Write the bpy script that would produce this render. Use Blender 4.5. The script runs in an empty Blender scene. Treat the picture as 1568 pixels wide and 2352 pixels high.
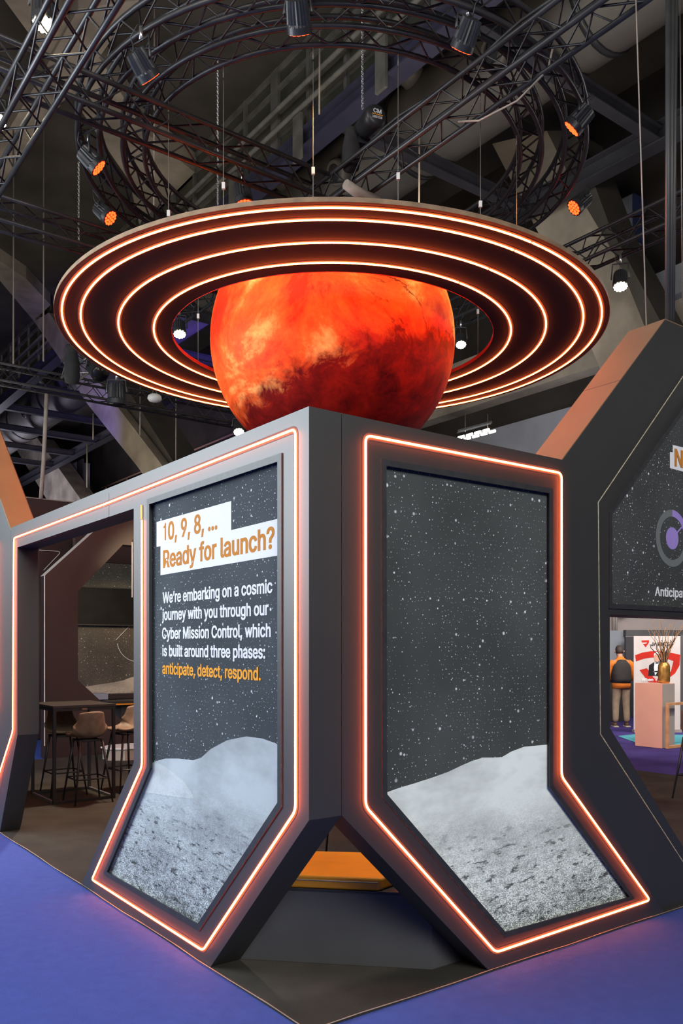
import bpy, bmesh, math, random
from mathutils import Vector, Matrix, Quaternion
from mathutils.geometry import tessellate_polygon
random.seed(7)
S = bpy.context.scene
COL = S.collection
# ------------------------------------------------------------------ camera
F, CX, HY, EYE = 1919.0, 784.0, 1490.0, 1.7
cd = bpy.data.cameras.new('camera'); cam = bpy.data.objects.new('camera', cd); COL.objects.link(cam)
cam.location = (0, 0, EYE); cam.rotation_euler = (math.radians(90), 0, 0)
cd.sensor_fit = 'VERTICAL'; cd.sensor_height = 36.0; cd.lens = 36.0 * F / 2352.0
cd.shift_y = (HY - 1176.0) / 2352.0; cd.clip_end = 200; cd.clip_start = .05
S.camera = cam
# ------------------------------------------------------------------ world, view
wd = bpy.data.worlds.new('hall_air'); S.world = wd; wd.use_nodes = True
bg = wd.node_tree.nodes['Background']; bg.inputs[0].default_value = (.75, .8, .9, 1); bg.inputs[1].default_value = .02
S.view_settings.view_transform = 'Standard'; S.view_settings.look = 'None'
S.view_settings.exposure = 0.0; S.view_settings.gamma = 1.0; S.view_settings.use_curve_mapping = False


def look_at(o, target):
    d = Vector(target) - o.location
    o.rotation_euler = d.to_track_quat('-Z', 'Y').to_euler()


def area(name, loc, target, sx, sy, watts, col):
    l = bpy.data.lights.new(name, 'AREA'); l.shape = 'RECTANGLE'; l.size = sx; l.size_y = sy
    l.energy = watts; l.color = col
    o = bpy.data.objects.new(name, l); COL.objects.link(o); o.location = loc; look_at(o, target)
    return o


def spot(name, loc, target, watts, col, deg=30, blend=.5, r=.08):
    l = bpy.data.lights.new(name, 'SPOT'); l.energy = watts; l.color = col
    l.spot_size = math.radians(deg); l.spot_blend = blend; l.shadow_soft_size = r
    o = bpy.data.objects.new(name, l); COL.objects.link(o); o.location = loc; look_at(o, target)
    return o


UX = Vector((.8, .6, 0)); VX = Vector((-.6, .8, 0)); ZX = Vector((0, 0, 1))
C0 = Vector((-.145, 3.722, 0)); OEYE = Vector((0, 0, EYE))


def W(u, v, z=0.0): return C0 + UX * u + VX * v + ZX * z


# hall lamps and added fill lights
area('hall_lamp_front', (4.0, -4.5, 6.5), (.9, 4.4, .9), 5, 3, 900, (1, .97, .92))
area('hall_lamp_left', (-9.4, 5.8, 4.6), (-1.2, 5.0, 1.9), 6.5, 3.8, 1150, (.84, .93, 1))
area('hall_lamp_floor', (-4.5, 0.5, 7.6), (-2.0, 4.5, 0), 4, 4, 270, (.93, .95, 1))
area('hall_lamp_side', (8.5, 11.0, 6.4), (5.5, 11.5, 0), 3, 3, 230, (1, .93, .85))
spot('booth_fill_warm', (-2.3, 9.7, 4.3), (-2.75, 8.9, 0), 820, (1, .83, .62), 84, .8, .15)  # added light without a fixture, warms the booth floor
spot('booth_lamp_back', (-2.6, 12.6, 3.7), (-3.2, 15.4, 1.7), 320, (1, .80, .50), 95, .9, .1)
spot('corner_fill', (1.0, 4.5, 8.2), (.05, 4.9, .4), 900, (1, .93, .82), 17, .6, .12)  # unseen spot added to brighten the orange cushion
area('stands_lamp', (7.2, 16.0, 4.2), (7.0, 21.0, .9), 5, 2, 250, (1, .90, .82))
spot('counter_fill', (3.9, 9.8, 5.4), (5.7, 14.8, .5), 1300, (1, .86, .74), 38, .7, .15)  # extra spot added to brighten the counter front
area('hall_far_fill_left', (-10, 16, 3.0), (-7, 26, 12), 6, 4, 430, (1, .86, .66))  # added warm uplight for the far concrete, offsets blue bounce
area('hall_far_fill_centre', (1.0, 12.5, 6.9), (2.5, 19, 14), 5, 3, 170, (1, .86, .66))  # added uplight, warms the concrete overhead
area('hall_far_fill_near', (-5, 2.5, 7.8), (-7, 14, 14), 4, 4, 210, (1, .86, .66))  # added uplight for the nearer ceiling and ribs
area('hall_far_fill_right', (6.5, 12, 5.0), (10.5, 19, 9), 4, 2, 120, (1, .88, .74))  # added fill for the concrete on the right
area('gallery_fill', tuple(W(10.5, 33, 8.5)), tuple(W(15.6, 35, 7.5)), 8, 1.5, 260, (1, .84, .74))  # fill added so the gallery railing stands out from the dark
spot('blue_wash_left', (-7.5, 19.5, 6.0), (-9.0, 33, 12), 1500, (.20, .16, 1), 50, .8, .3)
spot('blue_wash_centre', (-3.2, 25, 8.0), (-6.0, 34, 15.6), 2600, (.20, .12, 1), 70, .8, .3)
area('duct_fill', tuple(W(8.8, 44, 8.0)), tuple(W(10.4, 43.5, 13)), 8, 2, 420, (.85, .82, 1))  # fill added to lift the far duct out of the dark
area('far_wall_lamp', (8.0, 19.5, 6.3), (9.5, 24.5, 7.0), 6, 1.5, 60, (.85, .88, 1))

# ------------------------------------------------------------------ geometry helpers
def ray(px, py): return Vector(((px - CX) / F, 1.0, (HY - py) / F))
def on_u(px, py, u):
    d = ray(px, py); t = (C0.dot(UX) + u - OEYE.dot(UX)) / d.dot(UX); return OEYE + d * t
def on_v(px, py, v):
    d = ray(px, py); t = (C0.dot(VX) + v - OEYE.dot(VX)) / d.dot(VX); return OEYE + d * t
def on_z(px, py, z):
    d = ray(px, py); t = (z - EYE) / d.z; return OEYE + d * t
def at_y(px, py, Y): return OEYE + ray(px, py) * Y


def link(o, parent=None):
    COL.objects.link(o)
    if parent is not None:
        o.parent = parent
        o.matrix_parent_inverse = Matrix.LocRotScale(parent.location, parent.rotation_euler, parent.scale).inverted()
    return o


def tag(o, label, cat=None, group=None, kind=None):
    if label: o['label'] = label
    if cat: o['category'] = cat
    if group: o['group'] = group
    if kind: o['kind'] = kind
    return o


def thing(name, label, cat, loc=(0, 0, 0), group=None, kind=None):
    o = bpy.data.objects.new(name, None); o.location = loc; o.empty_display_size = .1
    COL.objects.link(o); return tag(o, label, cat, group, kind)


class MB:
    def __init__(s): s.v = []; s.f = []; s.sm = []
    def add(s, vs, fs, smooth=False):
        b = len(s.v); s.v += [Vector(x) for x in vs]
        for f in fs: s.f.append([b + i for i in f]); s.sm.append(smooth)
        return s
    def obox(s, c, ax, ay, az):
        c = Vector(c); P = []
        for k in (-1, 1):
            for j in (-1, 1):
                for i in (-1, 1): P.append(c + ax * i + ay * j + az * k)
        return s.add(P, [(0, 2, 3, 1), (4, 5, 7, 6), (0, 1, 5, 4), (2, 6, 7, 3), (0, 4, 6, 2), (1, 3, 7, 5)])
    def box(s, lo, hi):
        lo = Vector(lo); hi = Vector(hi); h = (hi - lo) / 2
        return s.obox((lo + hi) / 2, Vector((h.x, 0, 0)), Vector((0, h.y, 0)), Vector((0, 0, h.z)))
    def uvbox(s, u0, u1, v0, v1, z0, z1):
        return s.obox(W((u0 + u1) / 2, (v0 + v1) / 2, (z0 + z1) / 2), UX * (u1 - u0) / 2, VX * (v1 - v0) / 2, ZX * (z1 - z0) / 2)
    def bar(s, p0, p1, w, h, up=ZX):
        p0 = Vector(p0); p1 = Vector(p1); d = (p1 - p0); L = d.length; d.normalize()
        sx = d.cross(up)
        if sx.length < 1e-4: sx = d.cross(Vector((1, 0, 0)))
        sx.normalize(); sy = sx.cross(d).normalized()
        return s.obox((p0 + p1) / 2, d * L / 2, sx * w / 2, sy * h / 2)
    def tube(s, pts, r, n=8, closed=False, caps=True):
        pts = [Vector(p) for p in pts]; N = len(pts)
        rs = r if isinstance(r, (list, tuple)) else [r] * N
        rings = []; ref = None
        for i, p in enumerate(pts):
            a = pts[i - 1] if (i > 0 or closed) else pts[i]
            b = pts[(i + 1) % N] if (i < N - 1 or closed) else pts[i]
            t = (b - a)
            if t.length < 1e-9: t = Vector((0, 0, 1))
            t.normalize()
            if ref is None:
                ref = t.cross(Vector((0, 0, 1)))
                if ref.length < .05: ref = t.cross(Vector((1, 0, 0)))
            ref = ref - t * ref.dot(t)
            if ref.length < 1e-6: ref = t.orthogonal()
            ref.normalize(); bi = t.cross(ref)
            rings.append([p + (ref * math.cos(2 * math.pi * k / n) + bi * math.sin(2 * math.pi * k / n)) * rs[i] for k in range(n)])
        vs = [x for rg in rings for x in rg]; fs = []
        M = N if closed else N - 1
        for i in range(M):
            j = (i + 1) % N
            for k in range(n):
                k2 = (k + 1) % n; fs.append((i * n + k, i * n + k2, j * n + k2, j * n + k))
        s.add(vs, fs, True)
        if caps and not closed:
            b = len(s.v) - len(vs)
            s.f.append([b + k for k in range(n)][::-1]); s.sm.append(False)
            s.f.append([b + (N - 1) * n + k for k in range(n)]); s.sm.append(False)
        return s
    def prism(s, poly, off, holes=()):
        off = Vector(off); loops = [[Vector(p) for p in poly]] + [[Vector(p) for p in h] for h in holes]
        flat = [p for l in loops for p in l]; n = len(flat)
        tris = tessellate_polygon(loops)
        vs = flat + [p + off for p in flat]; fs = []
        for t in tris:
            fs.append(tuple(t)); fs.append(tuple(n + i for i in reversed(t)))
        b = 0
        for l in loops:
            m = len(l)
            for i in range(m):
                j = (i + 1) % m; fs.append((b + i, b + j, n + b + j, n + b + i))
            b += m
        return s.add(vs, fs)
    def lathe(s, prof, c=(0, 0, 0), q=None, n=24, mod=None):
        c = Vector(c); vs = []; fs = []
        for (r, z) in prof:
            for k in range(n):
                a = 2 * math.pi * k / n; rr = r * (mod(k, z) if mod else 1)
                p = Vector((rr * math.cos(a), rr * math.sin(a), z))
                if q: p = q @ p
                vs.append(c + p)
        for i in range(len(prof) - 1):
            for k in range(n):
                k2 = (k + 1) % n; fs.append((i * n + k, i * n + k2, (i + 1) * n + k2, (i + 1) * n + k))
        fs.append(tuple(range(n))[::-1]); fs.append(tuple((len(prof) - 1) * n + k for k in range(n)))
        return s.add(vs, fs, mod is None)
    def build(s, name, mat, parent=None, uv=None, tri_fix=True):
        me = bpy.data.meshes.new(name)
        me.from_pydata([tuple(v) for v in s.v], [], s.f); me.update()
        for p, sm in zip(me.polygons, s.sm): p.use_smooth = sm
        bm = bmesh.new(); bm.from_mesh(me); bmesh.ops.recalc_face_normals(bm, faces=bm.faces); bm.to_mesh(me); bm.free()
        if uv:
            l = me.uv_layers.new(name='UVMap')
            for lp in me.loops:
                p = me.vertices[lp.vertex_index].co; l.data[lp.index].uv = uv(p)
        if mat: me.materials.append(mat)
        o = bpy.data.objects.new(name, me); link(o, parent); return o


def fillet(pts, r, n=6, closed=False):
    out = []; N = len(pts); pts = [Vector(p) for p in pts]
    for i, p in enumerate(pts):
        if not closed and i in (0, N - 1): out.append(p); continue
        a = (pts[i - 1] - p); b = (pts[(i + 1) % N] - p); la, lb = a.length, b.length
        a.normalize(); b.normalize(); d = min(r, la * .4, lb * .4)
        A = p + a * d; B = p + b * d
        for k in range(n + 1):
            t = k / n; out.append(A * (1 - t) ** 2 + p * 2 * t * (1 - t) + B * t * t)
    return out


def ribbon(mb, path, nrm, w, t, closed):
    """flat strip of width w and thickness t along a path lying in a plane of normal nrm"""
    N = len(path); nrm = Vector(nrm); L = []; R = []
    for i, p in enumerate(path):
        a = path[i - 1] if (i > 0 or closed) else p; b = path[(i + 1) % N] if (i < N - 1 or closed) else p
        e1 = (p - a).normalized() if (p - a).length > 1e-6 else (b - p).normalized()
        e2 = (b - p).normalized() if (b - p).length > 1e-6 else e1
        m = (e1 + e2).normalized(); sd = m.cross(nrm).normalized(); k = 1 / max(.5, m.dot(e1))
        L.append(p + sd * w / 2 * k); R.append(p - sd * w / 2 * k)
    vs = L + R + [x + nrm * t for x in L] + [x + nrm * t for x in R]; fs = []
    M = N if closed else N - 1
    for i in range(M):
        j = (i + 1) % N
        fs += [(i, j, N + j, N + i), (2 * N + i, 3 * N + i, 3 * N + j, 2 * N + j), (i, 2 * N + i, 2 * N + j, j), (N + i, N + j, 3 * N + j, 3 * N + i)]
    if not closed:
        fs += [(0, N, 3 * N, 2 * N), (N - 1, 3 * N - 1, 4 * N - 1, 2 * N - 1)]
    mb.add(vs, fs); return mb


def copy_tree(o, loc, rz, label, group=None, name=None):
    c = o.copy(); COL.objects.link(c); c.location = loc; c.rotation_euler = (0, 0, rz); c['label'] = label
    if group: c['group'] = group
    for ch in o.children:
        d = ch.copy(); COL.objects.link(d); d.parent = c
        for g in ch.children:
            e = g.copy(); COL.objects.link(e); e.parent = d
    return c

# ------------------------------------------------------------------ materials
def nt(name):
    m = bpy.data.materials.new(name); m.use_nodes = True
    return m, m.node_tree, m.node_tree.nodes['Principled BSDF']


def c4(c): return (c[0], c[1], c[2], 1)


def srgb(r, g, b):
    f = lambda x: (x / 255 / 12.92) if x / 255 <= .04045 else ((x / 255 + .055) / 1.055) ** 2.4
    return (f(r), f(g), f(b))


def mat(name, col, rough=.6, metal=0, spec=.5, var=.12, scale=6, bump=0, bscale=60, detail=4):
    m, t, b = nt(name); N, L = t.nodes, t.links
    b.inputs['Roughness'].default_value = rough; b.inputs['Metallic'].default_value = metal
    b.inputs['Specular IOR Level'].default_value = spec
    tc = N.new('ShaderNodeTexCoord'); nz = N.new('ShaderNodeTexNoise'); nz.inputs['Scale'].default_value = scale
    nz.inputs['Detail'].default_value = detail; L.new(tc.outputs['Object'], nz.inputs['Vector'])
    r = N.new('ShaderNodeMapRange'); r.inputs['From Min'].default_value = .3; r.inputs['From Max'].default_value = .7
    r.inputs['To Min'].default_value = 1 - var; r.inputs['To Max'].default_value = 1 + var
    L.new(nz.outputs['Fac'], r.inputs['Value'])
    mx = N.new('ShaderNodeVectorMath'); mx.operation = 'SCALE'; mx.inputs[0].default_value = col
    L.new(r.outputs['Result'], mx.inputs['Scale']); L.new(mx.outputs['Vector'], b.inputs['Base Color'])
    if bump:
        n2 = N.new('ShaderNodeTexNoise'); n2.inputs['Scale'].default_value = bscale; n2.inputs['Detail'].default_value = 6
        L.new(tc.outputs['Object'], n2.inputs['Vector'])
        bp = N.new('ShaderNodeBump'); bp.inputs['Strength'].default_value = bump; bp.inputs['Distance'].default_value = .02
        L.new(n2.outputs['Fac'], bp.inputs['Height']); L.new(bp.outputs['Normal'], b.inputs['Normal'])
    return m


def emit(name, col, strength):
    m, t, b = nt(name)
    b.inputs['Base Color'].default_value = c4((.02, .02, .02)); b.inputs['Emission Color'].default_value = c4(col)
    b.inputs['Emission Strength'].default_value = strength; return m


M = {}
M['black'] = mat('booth_black_paint', (.026, .026, .0255), .50, spec=.9, var=.08, scale=3)
M['maroon'] = mat('booth_back_paint', (.026, .012, .011), .6, var=.08, scale=3)
M['trim'] = mat('panel_trim_paint', (.03, .031, .034), .5, var=.2, scale=20)
M['gold'] = mat('gold_edge_paint', (.25, .205, .105), .5, metal=.15, var=.08, scale=3)
M['copper'] = mat('copper_edge_paint', (.225, .145, .088), .5, metal=.15, var=.08, scale=2)
M['blue_carpet'] = mat('blue_carpet', (.048, .085, .33), .95, spec=.1, var=.07, scale=14, bump=.35, bscale=240)
M['dark_carpet'] = mat('charcoal_carpet', (.045, .042, .037), .95, spec=.1, var=.18, scale=3, bump=.35, bscale=200)
M['violet_carpet'] = mat('violet_carpet', (.06, .045, .20), .95, spec=.1, var=.2, scale=2)
M['cyan_carpet'] = mat('cyan_carpet', (.09, .36, .45), .95, spec=.1, var=.08, scale=3)
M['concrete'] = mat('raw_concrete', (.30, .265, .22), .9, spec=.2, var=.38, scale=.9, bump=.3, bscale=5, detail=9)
M['concrete_dark_shade'] = mat('dark_shaded_concrete', (.06, .055, .048), .9, spec=.2, var=.3, scale=.7, bump=.2, bscale=4, detail=8)  # dark ceilings; also carries the strut flanks' shade in its colour
M['far_dark'] = mat('dark_hall_cladding', (.03, .026, .024), .9, spec=.2, var=.3, scale=.6)
M['far_grey'] = mat('grey_wall_cladding', (.24, .25, .29), .8, var=.12, scale=1)
M['steel_beam'] = mat('beam_dark_paint', (.035, .035, .045), .5, var=.2, scale=2)
M['beam_blue_lit'] = mat('beam_blue_lit_paint', (.040, .040, .072), .5, var=.15, scale=2)  # blue light on the beam put into its paint colour
M['truss'] = mat('black_truss_coat', (.045, .043, .045), .38, metal=.3, var=.2, scale=8)
M['truss_grey'] = mat('aluminium_truss', (.30, .30, .33), .35, metal=.7, var=.2, scale=8)
M['fixture'] = mat('fixture_black', (.028, .029, .032), .38, var=.2, scale=10)
M['cloth_black'] = mat('black_bag_cloth', (.03, .03, .03), .8, var=.3, scale=8, bump=.4, bscale=14)
M['chrome'] = mat('bright_metal', (.6, .6, .6), .3, metal=.9, var=.2, scale=20)
M['duct'] = mat('duct_metal', (.13, .122, .112), .6, metal=.3, var=.1, scale=2)
M['wire'] = mat('steel_wire', (.20, .18, .16), .5, metal=.3, var=.1, scale=5)
M['cable_black'] = mat('black_cable', (.035, .035, .035), .5, var=.2)
M['cable_pale'] = mat('pale_cable', (.30, .25, .21), .6, var=.2)
M['white'] = mat('white_plastic', (.75, .75, .73), .5, var=.05)
M['rail'] = mat('brown_rail_paint', (.20, .12, .085), .6, var=.15)
M['plywood'] = mat('ring_edge_board', (.26, .17, .10), .7, var=.25, scale=10)
M['ring'] = mat('ring_black_board', (.020, .017, .017), .7, spec=.3, var=.15, scale=2)
M['bench'] = mat('bench_grey_paint', (.075, .078, .085), .55, var=.08, scale=3)
M['orange_fabric'] = mat('orange_leatherette', (.86, .36, .02), .5, var=.10, scale=3, bump=.15, bscale=6)
M['seat'] = mat('worn_brown_leather', (.20, .145, .10), .55, var=.35, scale=9, bump=.1, bscale=80)
M['leg'] = mat('black_leg_metal', (.02, .02, .022), .4, var=.1)
M['table'] = mat('black_table', (.035, .032, .03), .4, var=.15)
M['skin'] = mat('skin', (.50, .29, .20), .6, var=.1)
M['hair'] = mat('dark_hair', (.04, .03, .025), .7, var=.3, scale=40)
M['shirt'] = mat('orange_shirt', (.75, .20, .02), .8, var=.15, scale=8)
M['vest'] = mat('black_vest', (.03, .028, .028), .8, var=.2, scale=8)
M['khaki'] = mat('khaki_trousers', (.36, .29, .20), .9, var=.15, scale=8)
M['shoe'] = mat('brown_shoe', (.13, .08, .045), .6, var=.2)
M['sole'] = mat('pale_sole', (.6, .55, .48), .7, var=.1)
M['pink'] = mat('pink_laminate', (.86, .49, .37), .6, var=.05, scale=2)
M['grey_lam'] = mat('grey_laminate', (.42, .39, .36), .6, var=.05, scale=2)
M['wood'] = mat('pine_wood', (.68, .36, .17), .6, var=.2, scale=7)
M['vase_gold'] = mat('gold_vase', (.62, .34, .09), .35, metal=.7, var=.3, scale=14)
M['twig'] = mat('golden_twig', (.45, .25, .10), .7, var=.3)
M['twig_dark'] = mat('dark_twig', (.045, .028, .025), .8, var=.3)
M['print_white'] = mat('printed_white', (.80, .81, .83), .8, spec=.15, var=.02)
M['print_amber'] = mat('printed_amber', srgb(200, 130, 55), .8, spec=.15, var=.04)
M['print_orange'] = mat('printed_orange', srgb(240, 165, 60), .8, spec=.15, var=.04)
M['print_grey'] = mat('printed_grey', (.16, .175, .175), .8, spec=.15, var=.03)
M['print_violet'] = mat('printed_violet', (.34, .25, .62), .8, spec=.15, var=.03)
M['print_red'] = mat('printed_red', (.55, .03, .02), .8, spec=.15, var=.2, scale=2)
M['print_dark'] = mat('printed_dark', (.02, .02, .025), .8, spec=.15, var=.1)
M['print_skin'] = mat('printed_skin', (.62, .36, .26), .8, spec=.15, var=.08)
M['tv'] = mat('tv_glass', (.012, .012, .011), .25, var=.2)
M['red_plastic'] = mat('red_plastic', (.55, .03, .02), .5, var=.1)
M['stand_wall'] = mat('pale_stand_wall', (.50, .45, .44), .8, var=.06, scale=1)
M['stand_blue'] = mat('blue_grey_panel', (.25, .29, .34), .7, var=.06, scale=1)
M['navy'] = mat('navy_fabric', (.02, .035, .11), .8, var=.1)
M['pale_line'] = mat('pale_groove', (.42, .40, .27), .7, var=.3, scale=40)
M['glass_dark'] = mat('dusty_dark_glass', (.055, .056, .042), .5, var=.3, scale=1.5)
M['lattice'] = mat('grey_window_frame', (.11, .107, .097), .8, var=.3, scale=3)
M['halo'] = mat('led_halo_strip', (.05, .045, .043), .7, var=.02)  # strip added behind the LED tubes to catch a halo of glow
M['led'] = emit('led_strip_glow', (1, .125, .026), 62)
M['led_dim'] = emit('led_tail_glow', (1, .35, .05), 2.5)
M['led_red'] = emit('red_par_glow', (1, .055, .008), 6)
M['led_white'] = emit('warm_white_lamp', (1, .86, .58), 22)
M['led_cold'] = emit('cool_white_lamp', (1, .97, .9), 14)
M['off_line'] = mat('unlit_led_line', (.60, .57, .52), .6, var=.05)


def star_mat(name, base, dens=1.0, tint=(1, 1, 1)):
    m, t, b = nt(name); N, L = t.nodes, t.links
    b.inputs['Roughness'].default_value = .8; b.inputs['Specular IOR Level'].default_value = .15
    uv = N.new('ShaderNodeUVMap'); uv.uv_map = 'UVMap'
    def layer(scale, rmin, rmax, keep):
        v = N.new('ShaderNodeTexVoronoi'); v.voronoi_dimensions = '2D'; v.inputs['Scale'].default_value = scale
        L.new(uv.outputs['UV'], v.inputs['Vector'])
        sp = N.new('ShaderNodeSeparateColor'); L.new(v.outputs['Color'], sp.inputs[0])
        p = N.new('ShaderNodeMath'); p.operation = 'POWER'; p.inputs[1].default_value = 4; L.new(sp.outputs[0], p.inputs[0])
        rr = N.new('ShaderNodeMapRange'); rr.inputs['To Min'].default_value = rmin; rr.inputs['To Max'].default_value = rmax
        L.new(p.outputs[0], rr.inputs['Value'])
        dv = N.new('ShaderNodeMath'); dv.operation = 'DIVIDE'; L.new(v.outputs['Distance'], dv.inputs[0]); L.new(rr.outputs[0], dv.inputs[1])
        mr = N.new('ShaderNodeMapRange'); mr.inputs['From Min'].default_value = .55; mr.inputs['From Max'].default_value = 1.15
        mr.inputs['To Min'].default_value = 1; mr.inputs['To Max'].default_value = 0; L.new(dv.outputs[0], mr.inputs['Value'])
        nz = N.new('ShaderNodeTexNoise'); nz.noise_dimensions = '2D'; nz.inputs['Scale'].default_value = 2.3
        L.new(uv.outputs['UV'], nz.inputs['Vector'])
        th = N.new('ShaderNodeMath'); th.operation = 'MULTIPLY'; th.inputs[1].default_value = keep * 2; L.new(nz.outputs['Fac'], th.inputs[0])
        lt = N.new('ShaderNodeMath'); lt.operation = 'LESS_THAN'; L.new(sp.outputs[1], lt.inputs[0]); L.new(th.outputs[0], lt.inputs[1])
        ml = N.new('ShaderNodeMath'); ml.operation = 'MULTIPLY'; L.new(mr.outputs[0], ml.inputs[0]); L.new(lt.outputs[0], ml.inputs[1])
        br = N.new('ShaderNodeMath'); br.operation = 'MULTIPLY'; L.new(ml.outputs[0], br.inputs[0])
        b2 = N.new('ShaderNodeMapRange'); b2.inputs['To Min'].default_value = .45; L.new(sp.outputs[2], b2.inputs['Value']); L.new(b2.outputs[0], br.inputs[1])
        return br
    a = layer(44, .06, .17, .5 * dens); c = layer(17, .055, .17, .35 * dens); e = layer(5.2, .016, .060, .30 * dens)
    s1 = N.new('ShaderNodeMath'); s1.operation = 'MAXIMUM'; L.new(a.outputs[0], s1.inputs[0]); L.new(c.outputs[0], s1.inputs[1])
    s2 = N.new('ShaderNodeMath'); s2.operation = 'MAXIMUM'; L.new(s1.outputs[0], s2.inputs[0]); L.new(e.outputs[0], s2.inputs[1])
    nz = N.new('ShaderNodeTexNoise'); nz.noise_dimensions = '2D'; nz.inputs['Scale'].default_value = 1.6; nz.inputs['Detail'].default_value = 5
    L.new(uv.outputs['UV'], nz.inputs['Vector'])
    rp = N.new('ShaderNodeMapRange'); rp.inputs['From Min'].default_value = .3; rp.inputs['From Max'].default_value = .7
    rp.inputs['To Min'].default_value = .82; rp.inputs['To Max'].default_value = 1.18; L.new(nz.outputs['Fac'], rp.inputs['Value'])
    sc = N.new('ShaderNodeVectorMath'); sc.operation = 'SCALE'; sc.inputs[0].default_value = base; L.new(rp.outputs[0], sc.inputs['Scale'])
    mx = N.new('ShaderNodeMix'); mx.data_type = 'RGBA'; L.new(s2.outputs[0], mx.inputs['Factor'])
    L.new(sc.outputs['Vector'], mx.inputs['A']); mx.inputs['B'].default_value = c4((.86 * tint[0], .9 * tint[1], .93 * tint[2]))
    L.new(mx.outputs['Result'], b.inputs['Base Color']); return m


def moon_mat(name, z0, z1, tint, pale=.62):
    """printed lunar ground: smooth hills above z1, ever coarser speckle towards z0"""
    m, t, b = nt(name); N, L = t.nodes, t.links
    b.inputs['Roughness'].default_value = .85; b.inputs['Specular IOR Level'].default_value = .15
    uv = N.new('ShaderNodeUVMap'); uv.uv_map = 'UVMap'
    sx = N.new('ShaderNodeSeparateXYZ'); L.new(uv.outputs['UV'], sx.inputs[0])
    g = N.new('ShaderNodeMapRange'); g.inputs['From Min'].default_value = z1; g.inputs['From Max'].default_value = z0
    L.new(sx.outputs[1], g.inputs['Value'])                                     # 0 hills .. 1 foreground
    mp = N.new('ShaderNodeMapping'); mp.inputs['Scale'].default_value = (1, 2.1, 1); L.new(uv.outputs['UV'], mp.inputs['Vector'])
    def noise(scale, det, rough=.6):
        n = N.new('ShaderNodeTexNoise'); n.noise_dimensions = '2D'; n.inputs['Scale'].default_value = scale
        n.inputs['Detail'].default_value = det; n.inputs['Roughness'].default_value = rough
        L.new(mp.outputs['Vector'], n.inputs['Vector']); return n
    big = noise(1.7, 4); mid = noise(16, 6, .7); fine = noise(75, 6, .75)
    def rng(src, a, c, lo, hi):
        r = N.new('ShaderNodeMapRange'); r.inputs['From Min'].default_value = a; r.inputs['From Max'].default_value = c
        r.inputs['To Min'].default_value = lo; r.inputs['To Max'].default_value = hi; L.new(src, r.inputs['Value']); return r
    hb = rng(big.outputs['Fac'], .32, .62, .72, 1.06)
    fm = rng(mid.outputs['Fac'], .41, .55, .22, 1.12); ff = rng(fine.outputs['Fac'], .43, .57, .08, 1.45)
    def mix1(fac, a):
        q = N.new('ShaderNodeMix'); q.data_type = 'FLOAT'; L.new(fac, q.inputs['Factor']); q.inputs['A'].default_value = 1
        L.new(a, q.inputs['B']); return q
    g2 = N.new('ShaderNodeMath'); g2.operation = 'POWER'; g2.inputs[1].default_value = 1.3; L.new(g.outputs[0], g2.inputs[0])
    g3 = N.new('ShaderNodeMath'); g3.operation = 'MULTIPLY'; g3.inputs[1].default_value = .75; L.new(g2.outputs[0], g3.inputs[0])
    a1 = mix1(g3.outputs[0], fm.outputs[0]); a2 = mix1(g2.outputs[0], ff.outputs[0])
    def mul(x, y):
        q = N.new('ShaderNodeMath'); q.operation = 'MULTIPLY'; L.new(x, q.inputs[0]); L.new(y, q.inputs[1]); return q
    al = mul(mul(hb.outputs[0], a1.outputs[0]).outputs[0], a2.outputs[0])
    pk = N.new('ShaderNodeTexVoronoi'); pk.voronoi_dimensions = '2D'; pk.inputs['Scale'].default_value = 26; L.new(mp.outputs['Vector'], pk.inputs['Vector'])
    pr = rng(pk.outputs['Distance'], .05, .16, .45, 1.0)
    al = mul(al.outputs[0], mix1(g.outputs[0], pr.outputs[0]).outputs[0])
    st = N.new('ShaderNodeMapping'); st.inputs['Scale'].default_value = (1, 3.4, 1); st.inputs['Rotation'].default_value = (0, 0, -.12); L.new(uv.outputs['UV'], st.inputs['Vector'])
    sn = N.new('ShaderNodeTexNoise'); sn.noise_dimensions = '2D'; sn.inputs['Scale'].default_value = 8.5; sn.inputs['Detail'].default_value = 8; sn.inputs['Roughness'].default_value = .68
    L.new(st.outputs['Vector'], sn.inputs['Vector']); sr = rng(sn.outputs['Fac'], .36, .43, .22, 1.0)
    gs = rng(g.outputs[0], .15, .45, 0, 1)
    al = mul(al.outputs[0], mix1(gs.outputs[0], sr.outputs[0]).outputs[0])
    sc = N.new('ShaderNodeVectorMath'); sc.operation = 'SCALE'; sc.inputs[0].default_value = tuple(pale * x for x in tint); L.new(al.outputs[0], sc.inputs['Scale'])
    L.new(sc.outputs['Vector'], b.inputs['Base Color']); return m


M['stars_cool'] = star_mat('star_print_cool', (.055, .066, .074))
M['stars_right'] = star_mat('star_print_grey', (.068, .076, .074))
M['stars_tall'] = star_mat('star_print_tall', (.060, .064, .064), 1.2)
M['stars_warm'] = star_mat('star_print_warm', (.10, .09, .068), 1.2, (1, .92, .75))


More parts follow.
